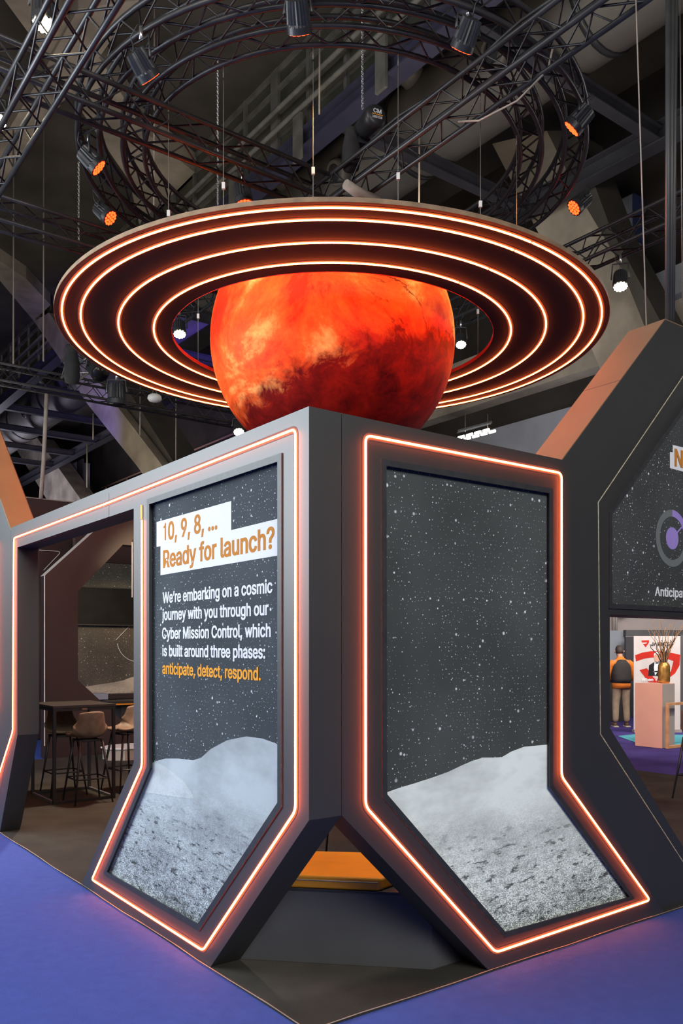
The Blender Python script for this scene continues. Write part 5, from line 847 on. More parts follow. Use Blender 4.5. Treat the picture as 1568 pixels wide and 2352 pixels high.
def annulus(r0, r1, z0, z1, n=144):
    vs = []; fs = []
    for i in range(n):
        a = 2 * math.pi * i / n; c, s_ = math.cos(a), math.sin(a)
        for r, z in ((r0, z0), (r1, z0), (r1, z1), (r0, z1)): vs.append(RC + Vector((r * c, r * s_, z)))
    for i in range(n):
        j = (i + 1) % n
        for k in range(4): fs.append((i * 4 + k, i * 4 + (k + 1) % 4, j * 4 + (k + 1) % 4, j * 4 + k))
    return MB().add(vs, fs)


annulus(RI, RO - .006, RZ, RZ + TH).build('disc', M['ring'], rg)
annulus(RO - .005, RO, RZ, RZ + TH).build('edge_band', M['plywood'], rg)
annulus(RI - .004, RI - .0005, RZ - .004, RZ + TH).build('inner_edge_red_lit', M['red_plastic'], rg)  # red light on the inner edge put into its colour
for R, gp in ((2.767, (1211, 560)), (2.592, (1172, 578)), (2.231, (1113, 621)), (1.881, (1043, 654))):
    g = on_z(gp[0], gp[1], RZ) - RC; a0 = math.atan2(g.y, g.x) + .010 / R
    N = 150; pts = [RC + Vector((R * math.cos(a0 + (2 * math.pi - .02 / R) * i / N), R * math.sin(a0 + (2 * math.pi - .02 / R) * i / N), RZ - .005)) for i in range(N + 1)]
    MB().tube(pts, .0075, 8).build('led_strip', M['led'], rg)
    annulus(R - .030, R + .030, RZ - .0015, RZ - .0005).build('halo_strip', M['halo'], rg)
globe = MB(); nu, nv, R = 96, 48, 1.305; vs = []; fs = []
for j in range(1, nv):
    th = math.pi * j / nv
    for i in range(nu):
        a = 2 * math.pi * i / nu; vs.append(Vector((R * math.sin(th) * math.cos(a), R * math.sin(th) * math.sin(a), R * math.cos(th))))
for j in range(nv - 2):
    for i in range(nu): fs.append((j * nu + i, j * nu + (i + 1) % nu, (j + 1) * nu + (i + 1) % nu, (j + 1) * nu + i))
vs += [Vector((0, 0, R)), Vector((0, 0, -R))]; b = len(vs)
for i in range(nu):
    fs.append((b - 2, (i + 1) % nu, i)); fs.append((b - 1, (nv - 2) * nu + i, (nv - 2) * nu + (i + 1) % nu))
gl = globe.add(vs, fs, True).build('planet_globe', M['planet']); gl.location = PC
tag(gl, 'big orange red planet globe hanging inside the ring', 'globe')
cable('thin wire carrying the planet globe', [PC + ZX * 1.29, RC + ZX * 6.44], .006, M['wire'], 'suspension_wire', 'wire')

# ================================================================== BOOTH WALLS
T = .18
NL = -UX; NR = -VX                       # outward normals of the two outer faces
ul = lambda p: (-(p - C0).dot(VX), p.z)  # print coordinates on the left wall
ur = lambda p: ((p - C0).dot(UX), p.z)
P0 = lambda x, y: on_u(x, y, 0.0)
Q0 = lambda x, y: on_v(x, y, 0.0)
ZTOP = P0(709, 933).z


def flat(p, z): return Vector((p.x, p.y, z))


def led_path(parent, pts, nrm, closed=False, r=.0052, w=.036, fil=.035, lift=.0042):
    path = fillet(pts, fil, 5, closed)
    o = MB().tube([p + nrm * lift for p in path], r, 8, closed=closed).build('led_strip', M['led'], parent)
    ribbon(MB(), path, nrm, w, .001, closed).build('halo_strip', M['halo'], parent)  # added halo strip under the tube
    return o


# ---- left wall with portal and text panel
lw = thing('portal_wall', 'grey black booth wall on the left with portal, orange outline and launch text', 'booth wall', W(0, 2))
foot_l = P0(483, 2223); slope_pt = P0(38, 1688)
vB = lambda p: (p - C0).dot(VX)
legz = P0(709, 1884).z; v_in = vB(P0(307, 1752)); v_end = vB(P0(25, 1217)); z_op = P0(310, 1167).z
v_opl = vB(P0(40, 1500)); ztl = slope_pt.z
sl = (vB(P0(187, 2035)) - v_in) / P0(307, 1752).z
outline = [W(0, 0, ZTOP), W(0, 0, legz), W(0, vB(foot_l), 0), W(0, vB(P0(187, 2035)), 0), W(0, v_in, P0(307, 1752).z), W(0, v_in, z_op),
           W(0, v_opl, z_op), W(0, v_opl, ztl), W(0, v_opl + .62 * sl * ztl / max(.2, P0(307, 1752).z) * P0(307, 1752).z, 0),
           W(0, v_end + .62 * sl * ztl, 0), W(0, v_end, ztl), W(0, v_end, ZTOP)]
scrL = [P0(*p) for p in ((342, 1157), (644, 1045), (644, 1848), (457, 2130), (243, 2005), (342, 1764))]
scrL[1].z = scrL[0].z = (scrL[0].z + scrL[1].z) / 2
MB().prism(outline, UX * T, [scrL]).build('wall_slab', M['black'], lw)
MB().prism([p + UX * .022 for p in scrL], UX * .02).build('star_print', M['stars_cool'], lw, uv=ul)
ribbon(MB(), [p for p in scrL], NL, .035, .007, True).build('panel_trim', M['trim'], lw)
led_path(lw, [W(0, v_opl + .3, .25)] * 0 + [P0(-30, 1868), P0(30, 1680), P0(33, 1236), P0(236, 1160)], NL)
led_path(lw, [P0(239, 1159), P0(680, 985), P0(680, 1862), P0(467, 2183), P0(212, 2020), P0(327, 1760), P0(327, 1195)], NL)
MB().tube([P0(327, 1193) + NL * .0085, P0(327, 1160) + NL * .0085], .004, 6).build('led_tail', M['led_dim'], lw)
MB().bar(P0(250, 1133) + NL * .0006, P0(250, 1187) + NL * .0006, .004, .0012, NL).build('joint_line', M['trim'], lw)
# printed moon ground
sk = [(342, 1753), (350, 1749), (372, 1743), (402, 1743), (435, 1747), (454, 1741), (476, 1721), (513, 1701), (557, 1692), (594, 1697), (624, 1708), (644, 1719)]
zz = lambda pts, f: [f(*p) for p in pts]
M['moon_l'] = moon_mat('moon_print_left', 0.10, 1.02, (.86, .95, 1.0), .56)
M['moon_l2'] = moon_mat('moon_print_left_near', -.4, 1.10, (.90, .97, 1.0), .62)
moonL = zz(sk, P0) + [scrL[2], scrL[3], scrL[4], scrL[5]]
MB().prism([p + UX * .0205 for p in moonL], UX * .001).build('moon_print', M['moon_l'], lw, uv=ul)
dome = zz([(343, 1752), (357, 1754), (372, 1762), (387, 1773), (403, 1786), (417, 1799), (430, 1817), (439, 1836), (400, 1832), (360, 1826), (322, 1820), (343, 1768)], P0)
MB().prism([p + UX * .0195 for p in dome], UX * .0008).build('near_hill_print', M['moon_l2'], lw, uv=ul)
cz = lambda x, y: (330 + x / 3.92, 1000 + y / 3.92)
wb = zz([cz(*p) for p in ((87, 778), (755, 587), (755, 850), (1203, 740), (1200, 1075), (122, 1258), (122, 995), (87, 1003))], P0)
MB().prism([p + UX * .0205 for p in wb], UX * .001).build('headline_board', M['print_white'], lw)
lift = -.0200
TL = lambda x, y: P0(*cz(x, y))
def tline(s, m, x0, y0, x1, y1, cap, bold):
    a, b_ = TL(x0, y0), TL(x1, y1); text(s, 'lettering', m, lw, a, b_, cap, NL, lift=lift)
c1 = (TL(147, 1035) - TL(147, 1190)).length; c2 = (TL(147, 1412) - TL(147, 1510)).length
tline('10, 9, 8, ...', M['print_amber'], 150, 945, 630, 838, c1, .010)
tline('Ready for launch?', M['print_amber'], 147, 1190, 1143, 1008, c1, .010)
tline('We\u2019re embarking on a cosmic', M['print_white'], 143, 1510, 1125, 1412, c2, .012)
tline('journey with you through our', M['print_white'], 138, 1662, 1090, 1614, c2, .012)
tline('Cyber Mission Control, which', M['print_white'], 138, 1830, 1110, 1812, c2, .012)
tline('is built around three phases:', M['print_white'], 140, 1986, 1060, 2008, c2, .012)
tline('anticipate, detect, respond.', M['print_orange'], 140, 2144, 1020, 2206, c2, .012)

# ---- right wall
UW0 = .183
rw = thing('display_wall', 'black booth wall on the right with starry moon panel and orange outline', 'booth wall', W(1, 0))
ub = lambda p: (p - C0).dot(UX)
uR = ub(Q0(1312, 1400)); zk = Q0(1316, 1768).z; uF = ub(Q0(1524, 2071))
zkL = Q0(795, 1871).z; uFL = ub(Q0(1122, 2233))
outline = [W(UW0, 0, ZTOP), W(UW0, 0, zkL), W(uFL, 0, 0), W(uF, 0, 0), W(uR, 0, zk), W(uR, 0, ZTOP)]
scrR = [Q0(*p) for p in ((880, 1062), (1264, 1128), (1264, 1805), (1450, 2062), (1157, 2147), (882, 1828))]
MB().prism(outline, VX * T, [scrR]).build('wall_slab', M['black'], rw)
MB().prism([p + VX * .022 for p in scrR], VX * .02).build('star_print', M['stars_right'], rw, uv=ur)
ribbon(MB(), scrR, NR, .03, .006, True).build('panel_trim', M['trim'], rw)
led_path(rw, [Q0(*p) for p in ((838, 1000), (1288, 1087), (1288, 1783), (1491, 2067), (1137, 2187), (838, 1852))], NR, True)
sk = [(882, 1826), (920, 1812), (960, 1800), (1000, 1787), (1036, 1774), (1065, 1760), (1090, 1749), (1116, 1741), (1140, 1741), (1159, 1740), (1181, 1727), (1210, 1716), (1232, 1714), (1264, 1711)]
M['moon_r'] = moon_mat('moon_print_right', 0.10, .95, (.91, 1.0, .97), .95)
MB().prism([Q0(*p) + VX * .0205 for p in sk] + [scrR[2] + VX * .0205, scrR[3] + VX * .0205, scrR[4] + VX * .0205, scrR[5] + VX * .0205], VX * .001).build('moon_print', M['moon_r'], rw, uv=ur)
# end post closing the corner between the walls
# ---- tall right frame
tf = thing('tall_frame', 'tall black hexagonal frame on the right with a copper top edge', 'booth wall', W(3.5, .05))
V0 = .03; TF = .27
R0 = lambda x, y: on_v(x, y, V0)
uT = ub(R0(1527, 734)); zT = R0(1527, 734).z
a = R0(1290, 1058); sT = (uT - ub(a)) / (zT - a.z)
uCtr = uT + .95
uB = uR + .01
zA = ZTOP - .06; uA = ub(a) - sT * (a.z - zA)
left = [(uA, zA), (uB + .0, zA - .05), (uB + .0, zk - .0), (uF + .02, 0)]
inner_u = ub(R0(1400, 1500)); zi = R0(1400, 1672).z; p = R0(1568, 1945); sB = (ub(p) - inner_u) / (zi - p.z)
zS0 = R0(1400, 1392).z; zO = R0(1400, 1411).z
r1 = R0(1400, 1178); r2 = R0(1568, 940); sU = (ub(r2) - ub(r1)) / (r2.z - r1.z)
uEnd = uT + 3.2; uMid = (uT + uEnd) / 2
zTopS = zT - .42
mir = lambda u: 2 * uMid - u
uI = ub(r1)
outer = [(uT, zT), (uA, zA), (uB, zA - .04), (uB, zk), (uF + .03, 0), (inner_u + sB * zi, 0), (inner_u, zi), (inner_u, zO),
         (mir(inner_u), zO), (mir(inner_u), zi), (mir(inner_u + sB * zi), 0), (mir(uF + .03), 0), (mir(uB), zk), (mir(uB), zA - .04), (mir(uA), zA), (mir(uT), zT)]
scrT = [(uI, zS0), (uI, r1.z), (uI + sU * (zTopS - r1.z), zTopS), (mir(uI + sU * (zTopS - r1.z)), zTopS), (mir(uI), r1.z), (mir(uI), zS0)]
w3 = lambda l: [W(u, V0, z) for u, z in l]
MB().prism(w3(outer), VX * TF, [w3(scrT)]).build('frame_slab', M['black'], tf)
sc3 = w3(scrT)
MB().prism([p + VX * .03 for p in sc3], VX * .02).build('star_print', M['stars_tall'], tf, uv=ur)
ribbon(MB(), sc3, NR, .03, .008, True).build('panel_trim', M['trim'], tf)
# copper cladding on the slanted and top edges
e1 = W(uA, V0, zA); e2 = W(uT, V0, zT); e3 = W(mir(uT), V0, zT)
nS = (e2 - e1).normalized().cross(VX).normalized(); nS = nS if nS.dot(UX) < 0 else -nS
MB().prism([e1, e2, e2 + VX * TF, e1 + VX * TF], nS * .006).build('copper_edge', M['copper'], tf)
MB().prism([e2, e3, e3 + VX * TF, e2 + VX * TF], ZX * .006).build('copper_top', M['copper'], tf)
jm = e1.lerp(e2, .56) + nS * .0062
MB().bar(jm, jm + VX * TF, .004, .001, nS).build('joint_line', M['trim'], tf)
gr = [R0(1585, 838), R0(1558, 879), R0(1373, 1154), R0(1378, 1686), R0(1568, 1980), R0(1600, 2030)]
MB().tube([p + NR * .001 for p in gr], .0035, 6).build('unlit_groove', M['pale_line'], tf)
# prints on the tall panel
s0 = lambda x, y: R0(1340 + x / 5.6, 1000 + y / 5.6) + VX * .0285
nb = [s0(*p) for p in ((1160, 203), (1197, 208), (1197, 112), (1560, 200), (1560, 520), (1160, 410))]
MB().prism(nb, VX * .001).build('headline_board', M['print_white'], tf)
text('N', 'lettering', M['print_amber'], tf, s0(1219, 380) , s0(1320, 404), (s0(1219, 160) - s0(1219, 380)).length, NR, lift=.003)
cc = s0(1190, 1318); rO = (s0(1190, 950) - s0(1190, 1686)).length / 2; rI = (s0(1190, 1040) - s0(1190, 1598)).length / 2


def sector(r0, r1, a0, a1, n=40, lift_=0):
    o = [cc + NR * lift_ + UX * r1 * math.cos(a0 + (a1 - a0) * i / n) + ZX * r1 * math.sin(a0 + (a1 - a0) * i / n) for i in range(n + 1)]
    i_ = [cc + NR * lift_ + UX * r0 * math.cos(a0 + (a1 - a0) * i / n) + ZX * r0 * math.sin(a0 + (a1 - a0) * i / n) for i in range(n, -1, -1)]
    return o + i_


MB().prism(sector(rI, rO, math.pi / 2, 2 * math.pi + .2), VX * .001).build('dial_ring', M['print_grey'], tf)
MB().prism(sector(rI, rO, .2, math.pi / 2 - .001, 16, .0003), VX * .001).build('dial_arc', M['print_violet'], tf)
rD = (s0(1180, 1175) - s0(1180, 1462)).length / 2
MB().prism([cc + UX * rD * math.cos(k * math.pi / 16) + ZX * rD * math.sin(k * math.pi / 16) for k in range(32)], VX * .001).build('dial_hub', M['print_violet'], tf)
d1_ = UX * .8 + ZX * .6
MB().bar(cc + d1_ * rD * .8, cc + d1_ * rI, .012, .001, NR).build('dial_hand', M['print_violet'], tf)
pa = s0(965, 2058)
text('Anticipate', 'lettering', M['print_white'], tf, pa, pa + UX * ub(s0(1277, 2100) - pa + C0) * 1.42, (s0(980, 1945) - s0(980, 2060)).length, NR, lift=.001)

# ---- tall left frame with gold slanted edge (its plane continues the portal wall)
tl = thing('tall_frame', 'tall grey frame at the left edge with a gold slanted side', 'booth wall', W(0, v_end + 1))
g1 = P0(25, 1217); g2 = P0(0, 1145); sG = (vB(g2) - vB(g1)) / (g2.z - g1.z)
zTL = on_u(22, 997, .50).z
vK = v_end + .62 * sl * ztl
outl = [W(0, v_end + .004, ztl), W(0, v_end + .004, g1.z), W(0, v_end + sG * (zTL - g1.z), zTL), W(0, v_end + 3.2, zTL), W(0, v_end + 3.2, 0), W(0, vK + .004, 0)]
MB().prism(outl, UX * .25).build('frame_slab', M['black'], tl)
ga, gb = outl[1], outl[2]
ug = 0.0
for k in range(40):   # thickness that carries the gold face to where it is seen
    ug += .01
    pp = W(ug, v_end, g1.z)
    if (pp.x / pp.y) * F + CX > 86: break
nG = (gb - ga).cross(UX).normalized(); nG = nG if nG.dot(VX) < 0 else -nG
MB().prism([ga, gb, gb + UX * ug, ga + UX * ug], nG * .006).build('gold_edge', M['gold'], tl)
MB().prism([W(.25, v_end + .004, 0.9), W(.25, v_end + .004, g1.z), W(.25, v_end + sG * (zTL - g1.z), zTL), W(.25, v_end + 2, zTL), W(.25, v_end + 2, .9)], UX * (ug - .25)).build('back_slab', M['black'], tl) if ug > .27 else None
led_path(tl, [P0(-7, 1245), P0(-8, 1620), P0(-44, 1760)], NL)

# ================================================================== BENCH
A = W(.19, .93); B = W(.924, .19); Cc = W(1.34, .19); D = Vector((.80, 5.02, 0)); E = Vector((-.47, 5.16, 0))
bb = thing('bench_base', 'dark grey bench box under the corner of the booth', 'bench', (A + B) / 2)
MB().prism([A, B, Cc, D, E], ZX * .385).build('box', M['bench'], bb)
MB().prism([p + ZX * .3855 for p in (A, B, Cc, D, E)], ZX * .014).build('top_board', M['trim'], bb)
c1 = Vector((.205, 4.475, .40)); c0 = Vector((-.60, 4.600, .40)); c2 = Vector((.66, 5.00, .40)); c3 = Vector((-.43, 5.12, .40))
cu = thing('seat_cushion', 'flat orange seat cushion lying on the dark bench box', 'cushion', (c0 + c2) / 2)
co = MB().prism([c0, c1, c2, c3], ZX * .07).build('pad', M['orange_fabric'], cu)
bv = co.modifiers.new('soft', 'BEVEL'); bv.width = .016; bv.segments = 4
fe = (c1 - c0).normalized(); fn = fe.cross(ZX)
MB().tube([c0 + ZX * .045 + fn * .001, c1 + ZX * .045 + fn * .001 - fe * .01], .004, 6).build('piping', M['cable_pale'], cu)

# ================================================================== FURNITURE
def make_stool(label, loc, rz, group):
    t = thing('bar_stool', label, 'bar stool', (0, 0, 0), group)
    ns, ntt = 14, 22; vs = []; fs = []
    prof = [(.21, .735), (.17, .722), (.08, .712), (-.02, .708), (-.10, .712), (-.165, .735), (-.20, .785), (-.222, .86), (-.235, .94), (-.243, 1.015)]
    def pf(t_):
        x = t_ * (len(prof) - 1); i = min(int(x), len(prof) - 2); f = x - i
        return prof[i][0] * (1 - f) + prof[i + 1][0] * f, prof[i][1] * (1 - f) + prof[i + 1][1] * f
    for j in range(ntt + 1):
        t_ = j / ntt; y, z = pf(t_)
        hw = .195 + .022 * math.sin(math.pi * min(1, t_ * 1.25)) - .045 * max(0, t_ - .55) / .45
        for i in range(ns + 1):
            s_ = -1 + 2 * i / ns; k = abs(s_) ** 2.6
            wing = .10 * math.exp(-((t_ - .55) / .22) ** 2)
            yy = y + k * (.13 * max(0, min(1, (t_ - .4) / .25)))
            zz_ = z + k * (wing + .02 * (1 - t_)) - (.02 * k if t_ > .93 else 0)
            vs.append(Vector((s_ * hw * (1 - .05 * k), yy, zz_)))
    for j in range(ntt):
        for i in range(ns):
            a_ = j * (ns + 1) + i; fs.append((a_, a_ + 1, a_ + ns + 2, a_ + ns + 1))
    sh = MB().add(vs, fs, True).build('seat_shell', M['seat'], t)
    sm = sh.modifiers.new('thick', 'SOLIDIFY'); sm.thickness = .028; sm.offset = -1
    bvs = sh.modifiers.new('round', 'SUBSURF'); bvs.levels = 1; bvs.render_levels = 1
    for sx in (-1, 1):
        for sy in (-1, 1):
            MB().tube([(sx * .12, sy * .11 - .01, .70), (sx * .165, sy * .155, .35), (sx * .21, sy * .20, 0)], [.015, .013, .009], 8).build('leg', M['leg'], t)
    MB().tube([(-.13, -.12, .686), (.13, -.12, .686), (.13, .10, .686), (-.13, .10, .686)], .012, 6, closed=True).build('seat_frame', M['leg'], t)
    for sy, z in ((1, .27), (-1, .27)):
        MB().tube([(-.176, sy * .166, z), (.176, sy * .166, z)], .009, 6).build('footrest', M['leg'], t)
    for sx in (-1, 1):
        MB().tube([(sx * .176, -.166, .27), (sx * .176, .166, .27)], .009, 6).build('footrest', M['leg'], t)
    t.location = loc; t.rotation_euler = (0, 0, rz); return t


rzU = math.atan2(.6, .8)
G = 'brown shell bar stools'
FLp = Vector((-3.13, 9.11, 0))
st = make_stool('brown bar stool nearest the portal, its back turned to us', FLp + UX * .36 - VX * .03, rzU, G)
copy_tree(st, FLp + UX * .30 + VX * .60, rzU + math.pi, 'brown bar stool behind the bar table, its hollow seat facing us', G)
copy_tree(st, FLp + UX * .98 + VX * .42, rzU + math.radians(100), 'brown bar stool seen sideways, cut by the portal edge', G)
copy_tree(st, Vector((4.04, 9.42, 0)), math.radians(-60), 'brown bar stool cut off by the right picture edge', G)
copy_tree(st, Vector((.0, 7.15, 0)), math.radians(20), 'bar stool whose thin legs show in the gap above the orange cushion', G)
bt = thing('bar_table', 'tall black bar table with square tube frame inside the booth', 'table', FLp + UX * .34 + VX * .38)
tu, tv = .67, .77
MB().obox(FLp + UX * tu / 2 + VX * tv / 2 + ZX * 1.062, UX * (tu / 2 + .02), VX * (tv / 2 + .02), ZX * .012).build('table_top', M['table'], bt)
for a_, b_ in ((0, 0), (tu, 0), (0, tv), (tu, tv)):
    pp = FLp + UX * a_ + VX * b_
    MB().obox(pp + ZX * .525, UX * .016, VX * .016, ZX * .524).build('leg', M['leg'], bt)
for b_ in (0, tv):
    for z in (.016, 1.03):
        MB().obox(FLp + UX * tu / 2 + VX * b_ + ZX * z, UX * (tu / 2 - .017), VX * .015, ZX * .0155).build('frame_bar', M['leg'], bt)
for a_ in (0, tu):
    for z in (.016, 1.03):
        MB().obox(FLp + UX * a_ + VX * tv / 2 + ZX * z, UX * .015, VX * (tv / 2 - .017), ZX * .0155).build('frame_bar', M['truss_grey'] if z < .1 else M['leg'], bt)
MB().obox(FLp + UX * .33 - VX * .017 + ZX * 1.03, UX * .03, VX * .002, ZX * .009).build('name_plate', M['copper'], bt)

# back frame with hexagonal opening, star wall behind
VF = 10.0
B0 = lambda x, y: on_v(x, y, VF)
bf = thing('tall_frame', 'dark maroon hexagonal frame at the back of the booth', 'booth wall', W(3.5, VF))
uL = ub(B0(103, 1400)); o1 = B0(103, 1322); o2 = B0(205, 1230); sO = (ub(o2) - ub(o1)) / (o2.z - o1.z)
zBt = 3.9; i1 = B0(179, 1358); i2 = B0(310, 1222); sI = (ub(i2) - ub(i1)) / (i2.z - i1.z); j1 = B0(179, 1562); j2 = B0(275, 1650); sJ = (ub(j2) - ub(j1)) / (j1.z - j2.z)
uI2 = ub(i1); uE = uI2 + 3.4; zIt = 3.4
ol = [(uL, 0), (uL, o1.z), (uL + sO * (zBt - o1.z), zBt), (uE + 1.0, zBt), (uE + 1.0, 0), (uI2 + sJ * j1.z + .0, 0), (uI2, j1.z), (uI2, i1.z), (uI2 + sI * (zIt - i1.z), zIt), (uE - .6, zIt), (uE, i1.z), (uE, j1.z), (uE - .6, 0.02), (uE - .6, 0)]
ol = [(uL, 0), (uL, o1.z), (uL + sO * (zBt - o1.z), zBt), (uE + .8, zBt), (uE + .8, 0), (uE, 0), (uE, i1.z), (uE - .8, zIt), (uI2 + sI * (zIt - i1.z), zIt), (uI2, i1.z), (uI2, j1.z), (uI2 + sJ * j1.z, 0)]
MB().prism([W(u, VF, z) for u, z in ol], VX * .2).build('frame_slab', M['maroon'], bf)
MB().bar(W(uL - .004, VF, .2), W(uL - .004, VF, o1.z), .012, .012).build('edge_light', M['off_line'], bf)
e1 = W(uL, VF, o1.z); e2 = W(uL + sO * (zBt - o1.z), VF, zBt); nn = (e2 - e1).cross(VX).normalized(); nn = nn if nn.z > 0 else -nn
MB().prism([e1, e2, e2 + VX * .2, e1 + VX * .2], nn * .006).build('grey_edge', M['grey_lam'], bf)
MB().prism([W(uL, VF, z) + VX * 0 for z in (0,)] and [W(uL - .02, VF - .12, 0), W(uL - .02, VF, 0), W(uL - .02, VF, .55), W(uL - .02, VF - .12, .1)], UX * .02).build('foot', M['navy'], bf) if False else None
# star wall with television
VS = 12.3
S0 = lambda x, y: on_v(x, y, VS)
sw = thing('star_wall', 'warm lit starry back wall seen through the portal', 'booth wall', W(4, VS))
us0 = ub(S0(172, 1400)); us1 = us0 + 4.2; zs = S0(255, 1293).z
MB().uvbox(us0, us1, VS, VS + .1, 0.0, zs).build('star_print', M['stars_warm'], sw, uv=ur)
MB().uvbox(us0, us1, VS - .02, VS + .12, zs + .001, zs + .5).build('header', M['maroon'], sw)
M['moon_w'] = moon_mat('moon_print_warm', .1, 1.2, (1, .9, .7), .5)
ml = [S0(x, y) - VX * .002 for x, y in ((262, 1567), (285, 1562), (300, 1556), (330, 1550), (400, 1550))]
ml += [W(ub(S0(400, 1550)), VS - .002, 0.02), W(us0 + .02, VS - .002, 0.02), W(us0 + .02, VS - .002, S0(180, 1580).z)]
MB().prism(ml, VX * -.001).build('moon_print', M['moon_w'], sw, uv=ur)
for k in range(3):
    c = S0(262 + k * 12, 1628 + k * 4) - VX * .006; r_ = .17 + .05 * k
    MB().tube([c + UX * r_ * math.cos(a * math.pi / 12) + ZX * r_ * .8 * math.sin(a * math.pi / 12) for a in range(24)], .006, 5, closed=True).build('line_drawing', M['print_white'], sw)
c = S0(316, 1470) - VX * .006; r_ = .42
MB().tube([c + UX * r_ * math.cos(a) + ZX * r_ * math.sin(a) for a in [math.radians(190 + 9 * k) for k in range(12)]], .006, 5).build('arc_drawing', M['print_white'], sw)
MB().tube([S0(266, 1470) - VX * .006, S0(294, 1441) - VX * .006, S0(312, 1420) - VX * .006], .006, 5).build('arrow_drawing', M['print_white'], sw)
tvs = thing('television', 'large dark television on the starry back wall', 'television', S0(240, 1400))
a_, b_ = S0(158, 1347), S0(303, 1437)
MB().uvbox(ub(a_), ub(b_), VS - .09, VS - .03, b_.z, a_.z).build('screen', M['tv'], tvs)
ribbon(MB(), [W(ub(a_), VS - .09, b_.z), W(ub(b_), VS - .09, b_.z), W(ub(b_), VS - .09, a_.z), W(ub(a_), VS - .09, a_.z)], NR, .02, .006, True).build('bezel', M['table'], tvs)
MB().uvbox(ub(a_) + .5, ub(b_) - .3, VS - .03, VS - .0005, b_.z + .3, a_.z - .3).build('bracket', M['leg'], tvs)
# ledge, hanging banner, low platform, table corner
lg = MB().uvbox(ub(S0(190, 1590)), ub(S0(190, 1590)) + 3.0, VS - .32, VS - .01, S0(250, 1603).z, S0(250, 1593).z).build('wall_ledge', M['maroon'])
tag(lg, 'long dark ledge under the television wall', 'shelf')
lg = MB().uvbox(ub(S0(205, 1612)), ub(S0(205, 1612)) + 3.0, VS - .5, VS - .01, S0(250, 1630).z, S0(250, 1618).z).build('wall_ledge', M['table'])
tag(lg, 'lower dark ledge on the starry wall', 'shelf')
a_ = at_y(246, 1400, 12.0)
bn = thing('hanging_banner', 'dark starry banner hung beside the portal edge', 'banner', at_y(305, 1300, 11.6))
MB().uvbox(ub(on_v(304, 1300, 9.2)), ub(on_v(304, 1300, 9.2)) + .5, 9.2, 9.22, on_v(304, 1370, 9.2).z, on_v(304, 1240, 9.2).z).build('cloth', M['maroon'], bn, uv=ur)
MB().bar(on_v(303.4, 1372, 9.195), on_v(303.4, 1245, 9.195), .012, .012).build('edge_strip', M['off_line'], bn)
tag(MB().uvbox(ub(on_v(212, 1600, 11.0)), ub(on_v(212, 1600, 11.0)) + .28, 11.0, 11.25, on_v(230, 1607, 11).z, on_v(230, 1593, 11).z).build('grey_box', M['stand_blue']), 'small blue grey box on the back counter', 'box')
ct = thing('back_counter', 'black counter table with an orange edge behind the bar table', 'table', at_y(290, 1620, 11.0))
p = on_v(251, 1612, 10.6)
MB().uvbox(ub(p), ub(p) + 1.6, 10.55, 11.1, p.z - .03, p.z).build('counter_top', M['table'], ct)
MB().uvbox(ub(p) + .01, ub(p) + 1.59, 10.56, 11.09, p.z - .06, p.z - .031).build('orange_edge', M['print_orange'], ct)
MB().uvbox(ub(p) + .25, ub(p) + 1.4, 10.7, 11.0, 0, p.z - .061).build('pedestal', M['table'], ct)
pf_ = thing('low_platform', 'low grey platform with a white top behind the stools', 'plinth', on_z(290, 1740, 0))
c = on_z(292, 1741, 0); hexa = [c + UX * (.38 * math.cos(a)) + VX * (.30 * math.sin(a)) for a in [math.radians(22 + 45 * k) for k in range(8)]]
MB().prism(hexa, ZX * .17).build('body', M['concrete'], pf_)
MB().prism([p + (p - c) * .08 + ZX * .171 for p in hexa], ZX * .02).build('top', M['white'], pf_)
# rear panel with unlit outline
VP = 12.9
N0 = lambda x, y: on_v(x, y, VP)
rp = thing('rear_panel', 'dark maroon rear panel rising above the portal beam with an unlit outline', 'booth wall', W(2, VP))
ztp = N0(130, 1151).z; ul0 = ub(N0(60, 1200)); 
MB().uvbox(ul0, us0 + .75, VP, VP + .2, 0, ztp).build('panel_slab', M['maroon'], rp)
MB().uvbox(ul0, us0 + .75, VP - .02, VP + .22, ztp + .001, ztp + .02).build('pale_cap', M['cable_pale'], rp)
pth = fillet([N0(70, 1262), N0(141, 1267), N0(100, 1310)], .08, 5)
MB().tube([p - VX * .006 for p in pth], .007, 6).build('unlit_outline', M['off_line'], rp)
tag(MB().obox(N0(180, 1243) - VX * .3, UX * .07, VX * .04, ZX * .08).build('orange_side', M['print_orange']), 'small orange side of the rear panel peeking below the portal beam', 'sign')  # orange side of the rear panel, built as a separate block

# ================================================================== BEYOND THE RIGHT FRAME
def ybox(px0, py0, px1, py1, Y, th):
    a, b = at_y(px0, py0, Y), at_y(px1, py1, Y)
    return MB().box((min(a.x, b.x), Y, min(a.z, b.z)), (max(a.x, b.x), Y + th, max(a.z, b.z)))


def gbox(px0, px1, z1, Y, th):
    return MB().box(((px0 - CX) / F * Y, Y, 0), ((px1 - CX) / F * Y, Y + th, z1))


